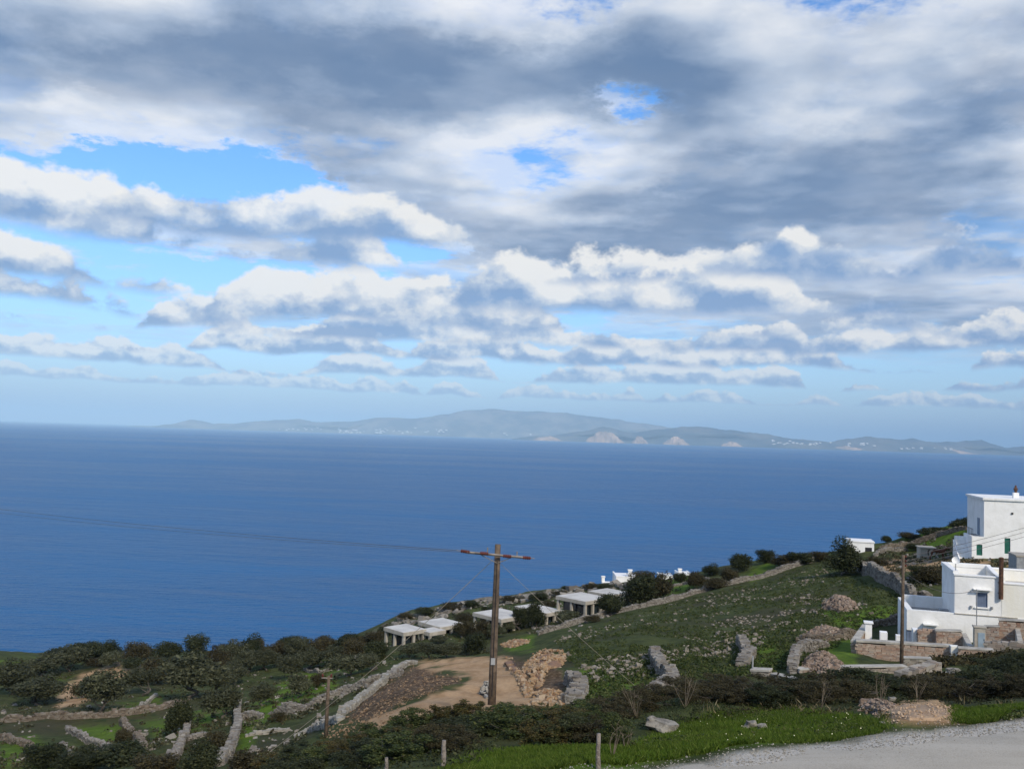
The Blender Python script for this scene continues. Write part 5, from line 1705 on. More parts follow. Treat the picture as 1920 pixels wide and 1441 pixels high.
# ---------------------------------------------------------------- far white houses over the crest
def far_house(px0, px1, pyt, pyb, Y, label, chim=None, deep=6.0, parapet=0.25, name='white_house'):
    a, b_ = at(px0, pyb, Y), at(px1, pyb, Y)
    top = at(px0, pyt, Y).z
    zb = ground(a.x, a.y) - 0.5
    root = empty(name, (a.x, a.y, zb), 0.0)
    tag(root, label, 'house')
    w, H = b_.x - a.x, top - zb
    MB().box(0, w, 0, deep, 0, H - parapet, 0.05).build('wall', white_m, root)
    MB().box(-0.05, w + 0.05, -0.05, 0.25, H - parapet + .001, H, 0.03).box(-0.05, 0.25, 0.251, deep + .05, H - parapet + .001, H, 0.03).box(w - 0.25, w + 0.05, 0.251, deep + .05, H - parapet + .001, H, 0.03).build('parapet', white_m, root)
    for (cx, cw, ch) in (chim or []):
        x = (at(cx, pyt, Y).x - a.x)
        ck = MB().box(x - cw / 2, x + cw / 2, 1.0, 1.0 + cw, H - parapet + .001, H + ch, 0.05).build('chimney', white_m, root)
        MB().box(x - cw * .65, x + cw * .65, 1.0 - cw * .15, 1.0 + cw * 1.15, H + ch + .001, H + ch + 0.2, 0.04).build('chimney_cap', white_m, ck)
    return root


far_house(1155, 1200, 1079, 1092, 176, 'low white house on the crest with a chimney, half behind a brown tree', [(1183, 0.7, 0.9)])
far_house(1130, 1154, 1092, 1097, 176, 'low white wall and chimney stub left of the white house on the crest', [(1132, 0.6, 0.9)], 3.0, 0.15)
far_house(1238, 1262, 1078, 1086, 172, 'white wall strip on the crest behind a small round tree', None, 4.0, 0.15)
far_house(1272, 1296, 1074, 1084, 172, 'white wall strip with a domed chimney right of the small round tree', [(1277, 0.6, 0.5)], 4.0, 0.15)

# white hut with the dark door
fr = frame_of(1592, 1050, 141, R(14))
zb = min(ground(fr[0].x, fr[0].y), fr[0].z) - 0.4
hut = empty('white_hut', (fr[0].x, fr[0].y, zb), rz_of(fr))
tag(hut, 'small flat roofed white hut with a dark door beside the big dark tree', 'hut')
w_, ht = on_plane(1639, 1018, fr)
ht += fr[0].z - zb
dx0, _ = on_plane(1622, 1030, fr)
dx1, _ = on_plane(1635, 1030, fr)
dz = on_plane(1628, 1026, fr)[1] + fr[0].z - zb
MB().box(0, dx0, 0, 0.3, 0, ht).box(dx1, w_, 0, 0.3, 0, ht).box(dx0, dx1, 0, 0.3, dz, ht).box(0, 0.3, .301, 4, 0, ht).box(w_ - .3, w_, .301, 4, 0, ht).box(.301, w_ - .301, 3.7, 4, 0, ht).build('wall', white_m, hut)
MB().box(-0.1, w_ + 0.1, -0.1, 4.1, ht + .001, ht + 0.22, 0.03).build('roof', white_m, hut)
dd = MB().box(dx0 + .002, dx1 - .002, 0.16, 0.22, 0, dz - .002).build('door', dark_m, hut)
MB().box(dx1 - .2, dx1 - .14, 0.10, 0.159, 1.35, 1.5).build('handle', metal_m, dd)

# ---------------------------------------------------------------- upper white house
fr = frame_of(1822, 1043, 112, R(15))
zb = fr[0].z - 1.0
uh = empty('white_house', (fr[0].x, fr[0].y, zb), rz_of(fr))
tag(uh, 'tall white house on the hilltop with green shutters and a chimney', 'house')
q = lambda px, py, back=0.0: (lambda r_: (r_[0], r_[1] + fr[0].z - zb))(on_plane(px, py, fr, back))
xm, _ = q(1845, 1000)
xe = q(1990, 1000)[0]
zt = q(1845, 937)[1]
zl = q(1830, 1005)[1]
g0, gt = q(1831, 1020)
g1, gb = q(1842, 1041)
d0_, dt_ = q(1883.5, 1008)
d1_, db_ = q(1894.5, 1038)
# the front of the lower and the main part, with openings left for shutter and door
MB().box(0, g0, 0, .35, 0, zl).box(g1, xm, 0, .35, 0, zl).box(g0, g1, 0, .35, gt, zl).box(g0, g1, 0, .35, 0, gb).box(0, .35, .351, 4.5, 0, zl).build('lower_wall', white_m, uh)
MB().box(.351, xm, .351, 4.5, zl - .3, zl - .05).build('lower_roof', screed_m, uh)
MB().box(xm, d0_, 0, .35, 0, zt).box(d1_, xe, 0, .35, 0, zt).box(d0_, d1_, 0, .35, dt_, zt).box(d0_, d1_, 0, .35, 0, db_).box(xm, xm + .35, .351, 9.0, 0, zt).box(xe - .35, xe, .351, 9.0, 0, zt).box(xm + .351, xe - .351, 8.65, 9, 0, zt).build('wall', white_m, uh)
MB().box(xm - .18, xe + .18, -.18, 9.18, zt + .001, zt + .30, .04).build('roof', white_m, uh)
s1 = MB().box(g0 + .002, g1 - .002, .10, .16, gb + .002, gt - .002).build('shutter', green_m, uh)
MB().box((g0 + g1) / 2 - .02, (g0 + g1) / 2 + .02, .08, .099, gb + .01, gt - .01).build('slat', green_m, s1)
s2 = MB().box(d0_ + .002, d1_ - .002, .10, .16, db_ + .002, dt_ - .002).build('door', green_m, uh)
MB().box((d0_ + d1_) / 2 - .02, (d0_ + d1_) / 2 + .02, .08, .099, db_ + .01, dt_ - .01).build('slat', green_m, s2)
cx, cz = q(1904, 935, 3.0)
ck = MB().box(cx - .32, cx + .32, 2.6, 3.2, zt + .301, zt + .95, .03).build('chimney', white_m, uh)
MB().lathe([(.14, zt + .951), (.17, zt + 1.2), (.26, zt + 1.32), (.26, zt + 1.42), (.12, zt + 1.62), (.10, zt + 1.85)], cx, 2.9, 10).build('chimney_pot', rust_m, ck)
# balcony side: recessed grey door, rail and outside stair
bd = MB().box(xm - .04, xm - .002, 2.2, 3.3, zl + .02, zl + 2.1).build('balcony_door', shut_m, uh)
MB().box(xm - .05, xm - .041, 2.72, 2.76, zl + .03, zl + 2.08).build('mullion', white_m, bd)
rl = MB()
for k in range(6):
    rl.tube([(.2, .4 + k * .8, zl), (.2, .4 + k * .8, zl + .85)], .025, 5)
rl.tube([(.2, .4, zl + .85), (.2, 4.4, zl + .85)], .03, 5).build('railing', dark_m, uh)
stn = MB()
for k in range(8):
    stn.box(-1.2, -.002, .6 + k * .42, 1.02 + k * .42, 0, zl * (k + 1) / 9)
stn.build('outside_stair', white_m, uh)
MB().hexa([(-1.34, .5, 0), (-1.21, .5, 0), (-1.21, 4.0, 0), (-1.34, 4.0, 0), (-1.34, .5, .7), (-1.21, .5, .7), (-1.21, 4.0, zl * .75), (-1.34, 4.0, zl * .75)]).build('stair_parapet', white_m, uh)
fx, fz = q(1898, 962)
MB().box(fx - .1, fx + .1, -.14, -.002, fz - .1, fz + .1, .02).build('wall_lamp', dark_m, uh)

# grey rendered corner wall at the picture's right edge
p = at(1906, 1072, 92)
gw = empty('grey_block_wall', (p.x, p.y, p.z - 1.5), R(-15))
tag(gw, 'grey rendered block rising behind the lower house at the right edge', 'wall')
hgt_ = at(1906, 1040, 92).z - p.z + 1.5
MB().box(0, 3.0, 0, 3.0, 0, hgt_ - .2, .03).build('wall', metal_m, gw)
MB().box(-.06, 3.06, -.06, 3.06, hgt_ - .199, hgt_, .03).build('coping', conc_m, gw)

# ---------------------------------------------------------------- lower white house with the roof terrace
fr = frame_of(1700, 1206, 66, R(17))
zb = fr[0].z - 0.6
lh = empty('white_house', (fr[0].x, fr[0].y, zb), rz_of(fr))
tag(lh, 'white two level house with roof terrace, shuttered window and rusty flue pipe', 'house')
q = lambda px, py, back=0.0: (lambda r_: (r_[0], r_[1] + fr[0].z - zb))(on_plane(px, py, fr, back))
zt1 = q(1700, 1142)[1]                       # terrace parapet top
xu = q(1790, 1140)[0]                        # left end of the upper storey
xr = q(1878, 1140)[0]                        # step to the lower roof at the right
xe = q(2000, 1140)[0]
zu = q(1792, 1078)[1]
zr = q(1893, 1095)[1]
DEP = 5.6
wx0, wz1 = q(1830, 1110)
wx1, wz0 = q(1852, 1139)
bx1, bz1 = q(1712, 1181)
# lower storey: front wall with a door opening at its left end, end wall, terrace floor and parapets
MB().box(bx1, xe, 0, .4, 0, zt1).box(0, bx1, 0, .4, bz1, zt1).box(0, .4, .401, DEP, 0, zt1).box(.401, xu, DEP - .3, DEP, zt1 - 1.0, zt1 + .25).build('lower_wall', white_m, lh)
MB().box(.401, xu, .401, DEP - .301, zt1 - .75, zt1 - .62).build('terrace_floor', screed_m, lh)
dd = MB().box(.02, bx1 - .004, .12, .18, 0, bz1 - .004).build('door', shut_m, lh)
MB().box(bx1 * .5 - .015, bx1 * .5 + .015, .10, .119, .1, bz1 - .1).build('slat', shut_m, dd)
MB().box(xu - .03, xr + 1.0, -.05, -.002, zt1 - .03, zt1 + .03).build('string_course', conc_m, lh)
# upper storey with its window opening
MB().box(xu, wx0, .05, .4, zt1, zu - .02).box(wx1, xr, .05, .4, zt1, zu - .02).box(wx0, wx1, .05, .4, wz1, zu - .02).box(wx0, wx1, .05, .4, zt1, wz0).box(xu, xu + .35, .401, DEP, zt1 - 1.0, zu - .02).box(xu + .351, xr, DEP - .3, DEP, zt1, zu - .02).build('upper_wall', white_m, lh)
MB().box(xr, xe, .03, .4, zt1, zr - .02).box(xr, xr + .3, .401, DEP, zt1, zu - .02).box(xr + .301, xe, DEP - .3, DEP, zt1, zu - .02).build('right_wall', cream_m, lh)
MB().box(xu + .351, xr - .001, .401, DEP - .301, zu - .62, zu - .5).box(xr + .301, xe, .401, DEP - .301, zr - .5, zr - .4).build('roof_floor', roofw_m, lh)
zp = .18
pp_ = MB().box(xu - .06, xr + .1, -.02, .36, zu - .019, zu + .1, .03).box(xu - .06, xu + .36, .361, DEP + .05, zu - .019, zu + .1 + zp, .03).box(xu + .361, xr + .32, DEP - .34, DEP + .05, zu - .019, zu + .1 + zp, .03)
pp_.hexa([(xr + .0, .361, zr - .1), (xr + .30, .361, zr - .1), (xr + .30, DEP - .341, zu - .1), (xr + .0, DEP - .341, zu - .1), (xr + .0, .361, zr + .15), (xr + .30, .361, zr + .15), (xr + .30, DEP - .341, zu + .25), (xr + .0, DEP - .341, zu + .25)])
pp_.box(xr + .101, xe, -.02, .36, zr - .019, zr + .1, .03).box(xr + .321, xe, DEP - .34, DEP + .05, zu - .019, zu + .1, .03).build('parapet', white_m, lh)
sh_ = MB().box(wx0 + .003, wx1 - .003, .14, .2, wz0 + .003, wz1 - .003).build('shutter', shut_m, lh)
for k in (1, 2, 3):
    xk = wx0 + (wx1 - wx0) * k / 4
    MB().box(xk - .012, xk + .012, .125, .139, wz0 + .02, wz1 - .02).build('slat', shut_m, sh_)
a0, az = q(1824, 1103)
a1_, _ = q(1859, 1103)
MB().box(a0, a1_, -.35, .049, az - .04, az + .03, .015).build('window_hood', white_m, lh)
MB().box(wx0 - .1, wx1 + .1, -.06, .049, wz0 - .09, wz0 - .003, .01).build('sill', white_m, lh)
hx0, hz0 = q(1730, 1168)
hx1, _ = q(1759, 1168)
MB().box(hx0, hx1, -.4, -.002, hz0 - .05, hz0 + .04, .015).build('door_hood', white_m, lh)
px0_, pz0 = q(1876, 1122)
ptop = q(1878, 1047)[1]
fl = MB().tube([(px0_, -.14, pz0), (px0_ + .02, -.14, ptop)], .15, 10).build('flue_pipe', rust_m, lh)
MB().lathe([(.17, ptop + .001), (.19, ptop + .05), (.10, ptop + .12)], px0_ + .02, -.14, 10).build('flue_cap', rust_m, fl)
for zz in (pz0 + .4, zu - .3):
    MB().box(px0_ - .17, px0_ + .17, -.05, .028, zz - .03, zz + .03).build('pipe_clamp', rust_m, fl)
for (lx, ly) in ((1821, 1137), (1860, 1139)):
    u_, v_ = q(lx, ly)
    MB().box(u_ - .06, u_ + .06, -.1, .049, v_ - .09, v_ + .09, .02).build('wall_lamp', metal_m, lh)
# aerial dish on a short mast at the roof corner
mx_, mz_ = xu + .15, zu + .28
ms_ = MB().tube([(mx_, .6, mz_), (mx_, .6, mz_ + .75)], .03, 6).build('dish_mast', metal_m, lh)
bm = bmesh.new()
bmesh.ops.create_uvsphere(bm, u_segments=16, v_segments=10, radius=1.0)
bmesh.ops.delete(bm, geom=[v_ for v_ in bm.verts if v_.co.z > -0.55], context='VERTS')
bmesh.ops.scale(bm, vec=(.34, .34, .30), verts=bm.verts)
bmesh.ops.translate(bm, vec=(0, 0, .22), verts=bm.verts)
bmesh.ops.solidify(bm, geom=bm.faces, thickness=.012)
me = bpy.data.meshes.new('dish')
bm.to_mesh(me)
bm.free()
me.materials.append(white_m)
dsh = link(bpy.data.objects.new('dish', me), lh)
dsh.location = (mx_, .5, mz_ + .72)
dsh.rotation_euler = (R(68), 0, R(-14))
# roof-terrace clutter
bxo = MB().box(xu - .75, xu - .12, 1.6, 2.1, zt1 - .619, zt1 - .05, .02).build('cool_box', metal_m)
bxo.location = lh.location
bxo.rotation_euler = lh.rotation_euler
tag(bxo, 'grey box standing on the roof terrace against the upper storey', 'box')

# ---------------------------------------------------------------- yard walls of the lower house
def stone_wall(p0, p1, top_z0, top_z1, base, thick, mat, label, cope=0.0, sw=(.13, .40), sh=(.06, .17), seed=1, limit=300, cope_mat=None, name='yard_wall'):
    """a wall between two ground points with flat faces of coursed stones; the largest ones are pieces of their own"""
    r = np.random.default_rng(seed)
    a, b_ = Vector(p0), Vector(p1)
    L = Vector((b_.x - a.x, b_.y - a.y, 0)).length
    root = empty(name, (a.x, a.y, a.z), math.atan2(b_.y - a.y, b_.x - a.x))
    tag(root, label, 'wall')
    t0, t1 = top_z0 - a.z, top_z1 - a.z
    MB().hexa([(0.03, .05, -base), (L - .03, .05, -base), (L - .03, thick - .05, -base), (.03, thick - .05, -base), (.03, .05, t0 - .02), (L - .03, .05, t1 - .02), (L - .03, thick - .05, t1 - .02), (.03, thick - .05, t0 - .02)]).build('wall_core', core_m, root)
    cen, siz, rot = [], [], []
    faces_ = [(lambda u, z: (u, .06, z), 0.0), (lambda u, z: (u, thick - .06, z), 0.0)]
    for pos_, ang in faces_:
        z = -base
        while z < max(t0, t1):
            h_ = r.uniform(*sh)
            u = r.uniform(-.1, .1)
            while u < L:
                w = min(r.uniform(*sw), L - u + .02)
                tt = t0 + (t1 - t0) * min(1, (u + w / 2) / L)
                if z + h_ < tt + .04 and w > .06:
                    cen.append(pos_(u + w / 2, z + h_ / 2))
                    siz.append((w * .97, .13 + r.uniform(0, .05), h_ * .93))
                    rot.append(ang)
                u += w
            z += h_
    if not cope:
        u = 0.0
        while u < L - .05:
            w = r.uniform(sw[0], sw[1]) * .9
            tt = t0 + (t1 - t0) * min(1, (u + w / 2) / L)
            for k in (.3, .7):
                cen.append((u + w / 2, thick * k, tt + r.uniform(-.05, .03)))
                siz.append((w * .98, thick * .5, r.uniform(*sh)))
                rot.append(r.normal(0, .15))
            u += w
    for ex in (0.05, L - .05):
        z = -base
        while z < (t0 if ex < 1 else t1) - .08:
            h_ = r.uniform(*sh)
            cen.append((ex, thick / 2, z + h_ / 2))
            siz.append((.14, thick * .92, h_ * .93))
            rot.append(0)
            z += h_
    order = np.argsort([-(s[0] * s[2]) * (1 if c_[1] < .1 else .01) for s, c_ in zip(siz, cen)])
    solo = set(order[:limit].tolist())
    for i in order[:limit]:
        o = bpy.data.objects.new('stone', STONE_ME[mat.name][int(r.integers(6))])
        link(o, root)
        o.location = cen[i]
        o.scale = siz[i]
        o.rotation_euler = (r.normal(0, .03), r.normal(0, .02), r.normal(0, .03))
    rest = [i for i in range(len(cen)) if i not in solo]
    if rest:
        v, f = stones_mesh([cen[i] for i in rest], [siz[i] for i in rest], [rot[i] for i in rest], .08, seed, .02)
        tag(obj_np('stones', v, f, mat, root), kind='stuff')
    if cope:
        MB().hexa([(-.05, -.05, t0), (L + .05, -.05, t1), (L + .05, thick + .05, t1), (-.05, thick + .05, t0), (-.05, -.05, t0 + cope), (L + .05, -.05, t1 + cope), (L + .05, thick + .05, t1 + cope), (-.05, thick + .05, t0 + cope)], .015).build('coping', cope_mat or cope_m, root)
    return root


def solo_mat(src, name, cols):
    m, T, b = material(name, 0.92, 0.15)
    rnd = T.new('ShaderNodeObjectInfo').outputs['Random']
    rp = T.new('ShaderNodeValToRGB')
    els = rp.color_ramp.elements
    while len(els) < len(cols):
        els.new(0.5)
    for i, cc in enumerate(cols):
        els[i].position = i / (len(cols) - 1)
        els[i].color = (*cc, 1)
    T.l.new(rnd, rp.inputs[0])
    P = wpos(T)
    c = T.mix(T.ss(T.noise(P, 6.0, 5, 0.65), 0.5, 0.7, 0.0, 0.35), rp.outputs[0], (0.34, 0.31, 0.26))
    c = T.mix(T.ss(T.noise(P, 13.0, 4, 0.6), 0.45, 0.3, 0.0, 0.4), c, (0.08, 0.065, 0.05))
    T.l.new(c, b.inputs['Base Color'])
    bump(T, b, T.noise(P, 24.0, 4, 0.65), 0.5, 0.04)
    return m


RUST1 = solo_mat(RUST, 'rust_schist_piece', RUSTC)
GREY1 = solo_mat(GREY, 'grey_limestone_piece', [(0.16, 0.14, 0.12), (0.27, 0.24, 0.20), (0.36, 0.33, 0.28), (0.24, 0.19, 0.15), (0.38, 0.34, 0.29)])
STONE_ME = {}
for mt, m1 in ((RUST, RUST1), (GREY, GREY1)):
    lst = []
    for k in range(6):
        v, f = stones_mesh([(0, 0, 0)], [(1, 1, 1)], [0], .07, 900 + k, 0.0)
        me = mesh_np('stone', v, f, [m1])
        lst.append(me)
    STONE_ME[mt.name] = lst


def wall_px(pa, pb, ya, yb, thick, mat, label, base=0.5, **kw):
    """pa, pb: (pixel x, top pixel y, bottom pixel y) of the two ends"""
    a, b_ = at(pa[0], pa[2], ya), at(pb[0], pb[2], yb)
    ta, tb = at(pa[0], pa[1], ya).z, at(pb[0], pb[1], yb).z
    return stone_wall(a, b_, ta, tb, base, thick, mat, label, **kw)


wall_px((1606, 1203, 1247), (1782, 1213, 1240), 58, 56.4, .5, RUST, 'long rust coloured stone yard wall with pale coping below the lower house', cope=.12, seed=301)
wall_px((1607, 1205, 1222), (1628, 1174, 1200), 58.3, 63.6, .35, RUST, 'return of the rust stone yard wall running back to the white post', cope=.12, seed=302, limit=60)
wall_px((1798, 1216, 1242), (1862, 1220, 1245), 55.6, 55.0, .5, RUST, 'lower stretch of rust stone wall right of the cream gate pillar', cope=.08, seed=303, limit=150)
wall_px((1722, 1181, 1211), (1755, 1182, 1212), 62.2, 61.9, .35, RUST, 'dark stone panel inside the yard right of the white door frame', cope=0, seed=304, limit=90)
wall_px((1756, 1183, 1213), (1803, 1184, 1214), 61.4, 61.0, .6, RUST, 'broad rust stone block wall in the middle of the yard', cope=.06, seed=305, limit=130)
wall_px((1846, 1175, 1204), (1873, 1175, 1204), 60.4, 60.0, .5, RUST, 'low rust stone step beside the meter pillar', cope=.05, seed=306, limit=80)
wall_px((1874, 1163, 1203), (2000, 1168, 1206), 60.2, 58.5, .6, RUST, 'high rust stone wall under the right part of the lower house', cope=.05, seed=307, limit=260)
wall_px((1846, 1206, 1240), (2000, 1206, 1246), 56.0, 54.0, .6, GREY, 'long grey stone retaining wall at the right edge below the yard', cope=0, seed=308, limit=260, sw=(.25, .5), sh=(.12, .22))
wall_px((1408, 1258, 1278), (1441, 1259, 1280), 49.5, 49.0, .5, GREY, 'small stone gate pier with pale coping beside the thin metal post', cope=.12, seed=309, limit=80)
wall_px((1442, 1264, 1282), (1500, 1276, 1296), 49.2, 47.0, .45, GREY, 'low garden wall sloping down right of the stone gate pier', cope=.08, seed=310, limit=120)
wall_px((1500, 1256, 1290), (1560, 1254, 1285), 49.0, 50.0, .5, GREY, 'garden wall with pale top in front of the pink rubble fan', cope=.07, seed=311, limit=150)
wall_px((1561, 1252, 1282), (1700, 1250, 1286), 50.2, 50.6, .5, GREY, 'long low garden wall behind the hedge, passing the right hand pole', cope=.05, seed=312, limit=280)
wall_px((1692, 1234, 1256), (1745, 1236, 1262), 53.5, 53.0, .5, GREY, 'short upper retaining wall right of the right hand pole', cope=.06, seed=313, limit=110)
wall_px((1700, 1266, 1296), (1765, 1244, 1280), 47.5, 50.5, .7, GREY, 'rising grey rubble wall right of the right hand pole', cope=0, seed=314, limit=140, sw=(.25, .5), sh=(.13, .24))
wall_px((1766, 1260, 1286), (1816, 1286, 1312), 46.5, 41.0, .6, GREY, 'grey rubble wall sinking into the scrub at the right', cope=0, seed=315, limit=120, sw=(.25, .5), sh=(.13, .24))


def block(px0, px1, pyt, pyb, Y, deep, mat, name, label, cat, bev=.02, cap=None):
    a, b_ = at(px0, pyb, Y), at(px1, pyb, Y)
    H = at(px0, pyt, Y).z - a.z
    root = empty(name, (a.x, a.y, a.z - .3), R(-17))
    tag(root, label, cat)
    w = (b_ - a).length
    MB().box(0, w, 0, deep, 0, H + .3, bev).build('shaft', mat, root)
    if cap:
        MB().box(-cap, w + cap, -cap, deep + cap, H + .301, H + .301 + cap * 1.4, .015).build('cap', mat, root)
    return root


block(1622, 1634, 1168, 1192, 61.5, .45, white_m, 'white_post', 'white chimney like post with a cap at the corner of the yard wall', 'post', cap=.08)
block(1650, 1663, 1184, 1196, 60.5, .5, white_m, 'white_block', 'squat white block on the yard wall right of the capped post', 'block')
block(1680, 1692, 1190, 1203, 60.0, .4, white_m, 'white_block', 'squat white block on the yard wall behind the right hand pole', 'block')
block(1712, 1722, 1180, 1212, 62.6, .9, white_m, 'white_door_jamb', 'white upright jamb beside the blue door of the lower house', 'wall')
block(1783, 1797, 1211, 1226, 56.0, .6, cream_m, 'gate_pillar', 'cream rendered pillar between two stretches of the rust stone wall', 'pillar')
# sloping white stair cheek
def cheek(px0, py0, px1, py1, Y0, Y1, w, label):
    a, b_ = at(px0, py0, Y0), at(px1, py1, Y1)
    mb = MB()
    d = Vector((0.95, 0.3, 0)) * w
    mb.hexa([tuple(a + Vector((0, 0, -1.2))), tuple(a + d + Vector((0, 0, -1.2))), tuple(b_ + d + Vector((0, 0, -1.2))), tuple(b_ + Vector((0, 0, -1.2))), tuple(a), tuple(a + d), tuple(b_ + d), tuple(b_)], .02)
    o = mb.build('stair_cheek', cope_m)
    tag(o, label, 'stair wall')


cheek(1815, 1211, 1802, 1186, 57.5, 62.0, .42, 'sloping white stair cheek left of the meter pillar')
cheek(1908, 1200, 1903, 1176, 56.5, 60.0, .40, 'sloping white stair cheek near the right edge of the yard')
# meter pillar with its grey blue cabinet door
a = at(1827, 1213, 57.2)
mp = empty('meter_pillar', (a.x, a.y, a.z - .3), R(-17))
tag(mp, 'grey pillar with a pale blue meter cabinet door in the yard', 'pillar')
hh = at(1827, 1176, 57.2).z - a.z + .3
wd = (at(1846, 1213, 57.2) - a).length
MB().box(0, wd, 0, .5, 0, hh, .02).build('pillar', conc_m, mp)
MB().box(-.05, wd + .05, -.05, .55, hh + .001, hh + .09, .015).build('cap', conc_m, mp)
dr = MB().box(wd * .32, wd * .92, -.03, -.002, .32, hh - .28, .008).build('cabinet_door', plain('pale_blue_paint', (.30, .38, .44), (.24, .31, .37), scale=3, rough=.5), mp)
MB().box(wd * .82, wd * .87, -.05, -.031, hh * .5, hh * .5 + .12).build('handle', dark_m, dr)
ms = MB().tube([(wd * .25, .2, hh + .091), (wd * .25, .2, hh + 2.35)], .03, 6).build('service_mast', metal_m, mp)
MB().box(wd * .25 - .35, wd * .25 + .1, .18, .22, hh + 2.15, hh + 2.22).build('bracket', metal_m, ms)
MAST_TOP = mp.matrix_basis @ Vector((wd * .25 - .3, .2, hh + 2.2))
# thin pale metal post at the gate pier
p = at(1411, 1258, 49.6)
pt = at(1411, 1229, 49.6)
tag(MB().tube([(p.x, p.y, p.z + .13), (p.x, p.y, pt.z)], .045, 8).build('metal_post', metal_m), 'thin pale metal post standing on the stone gate pier', 'post')

# ---------------------------------------------------------------- paddock
a = at(1726, 1046, 129)
ph = empty('paddock_shed', (a.x, a.y, a.z - .3), R(-12))
tag(ph, 'small grey concrete shed beside the brown horse', 'shed')
w, H = (at(1752, 1046, 129) - a).length, at(1726, 1027, 129).z - a.z + .3
MB().box(0, w, 0, .2, 0, H).box(0, .2, .201, 2.4, 0, H).box(w - .2, w, .201, 2.4, 0, H).build('wall', conc_m, ph)
MB().box(-.15, w + .15, -.15, 2.5, H + .001, H + .14, .02).build('roof', conc_m, ph)
wood_m = plain('weathered_wood', (.25, .19, .13), (.15, .115, .08), scale=6, bs=.5, world_space=False)
a, b_ = at(1757, 1046, 128), at(1797, 1048, 126)
L = (b_ - a).length
pf = empty('paddock_fence', tuple(a), math.atan2((b_ - a).y, (b_ - a).x))
tag(pf, 'wooden rail fence of the horse paddock beside the shed', 'fence')
for k in range(4):
    MB().box(L * k / 3 - .06, L * k / 3 + .06, -.06, .06, -.4, 1.75, .01).build('post', wood_m, pf)
for z in (.55, 1.05, 1.6):
    MB().box(-.15, L + .15, .061, .10, z - .06, z + .06, .008).build('rail', wood_m, pf)


# brown horse: one skin over a skeleton
def horse(loc, rz, label):
    V = [((0, 0, 1.32), .27), ((.42, 0, 1.34), .29), ((.72, 0, 1.36), .25), ((-.42, 0, 1.34), .30), ((-.72, 0, 1.30), .22),       # 0-4 trunk
         ((.92, 0, 1.52), .17), ((1.14, 0, 1.70), .13), ((1.32, 0, 1.76), .11), ((1.50, 0, 1.58), .085), ((1.62, 0, 1.43), .06),   # 5-9 neck, head
         ((.66, .17, 1.05), .12), ((.66, .18, .72), .07), ((.64, .18, .38), .05), ((.67, .18, .06), .06),                         # 10-13
         ((.66, -.17, 1.05), .12), ((.78, -.18, .72), .07), ((.80, -.18, .38), .05), ((.84, -.18, .06), .06),                      # 14-17
         ((-.70, .18, 1.0), .15), ((-.58, .18, .80), .09), ((-.80, .18, .50), .055), ((-.76, .18, .06), .06),                      # 18-21
         ((-.70, -.18, 1.0), .15), ((-.62, -.18, .80), .09), ((-.90, -.18, .50), .055), ((-.90, -.18, .06), .06)]                  # 22-25
    E = [(0, 1), (1, 2), (0, 3), (3, 4), (2, 5), (5, 6), (6, 7), (7, 8), (8, 9), (2, 10), (10, 11), (11, 12), (12, 13), (2, 14), (14, 15), (15, 16), (16, 17), (4, 18), (18, 19), (19, 20), (20, 21), (4, 22), (22, 23), (23, 24), (24, 25)]
    me = bpy.data.meshes.new('body')
    me.from_pydata([v[0] for v in V], E, [])
    root = empty('horse', loc, rz)
    tag(root, label, 'horse')
    o = link(bpy.data.objects.new('body', me), root)
    me.materials.append(plain('bay_coat', (.11, .042, .022), (.075, .030, .017), scale=4, rough=.6, world_space=False))
    md = o.modifiers.new('skin', 'SKIN')
    for i, (_, r_) in enumerate(V):
        sv = me.skin_vertices[0].data[i]
        sv.radius = (r_, r_)
        sv.use_root = i == 0
    o.modifiers.new('sub', 'SUBSURF').render_levels = 2
    hair = plain('dark_mane', (.02, .014, .012), (.03, .02, .016), scale=5)
    MB().hexa([(.80, -.03, 1.62), (.86, -.03, 1.60), (.86, .03, 1.60), (.80, .03, 1.62), (1.20, -.03, 1.92), (1.30, -.03, 1.90), (1.30, .03, 1.90), (1.20, .03, 1.92)]).build('mane', hair, root)
    MB().tube([(-.90, 0, 1.42), (-1.06, 0, 1.25), (-1.08, 0, .9), (-1.05, 0, .62)], [.05, .08, .09, .03], 7).build('tail', hair, root)
    for s in (-1, 1):
        MB().tube([(1.28, s * .06, 1.84), (1.27, s * .08, 1.98)], [.04, .01], 5).build('ear', me.materials[0], root)


p = at(1757, 1050, 121)
horse((p.x, p.y, ground(p.x, p.y)), R(-20), 'brown horse standing in the bare paddock beside the concrete shed')

# ================================================================== poles and wires
polew_m = plain('tarred_pole_wood', (.155, .115, .08), (.085, .063, .045), scale=3.5, bs=.7, bscale=18)
steel_m = plain('galvanised_steel', (.30, .26, .21), (.20, .17, .14), scale=4, rough=.5)
insul_m = plain('red_brown_insulator', (.15, .045, .032), (.10, .03, .022), scale=4, rough=.35)
wire_m = plain('bare_wire', (.11, .10, .095), (.09, .085, .08), scale=2, rough=.6)
guy_m = plain('galvanised_stay', (.34, .30, .23), (.27, .24, .18), scale=2, rough=.6)

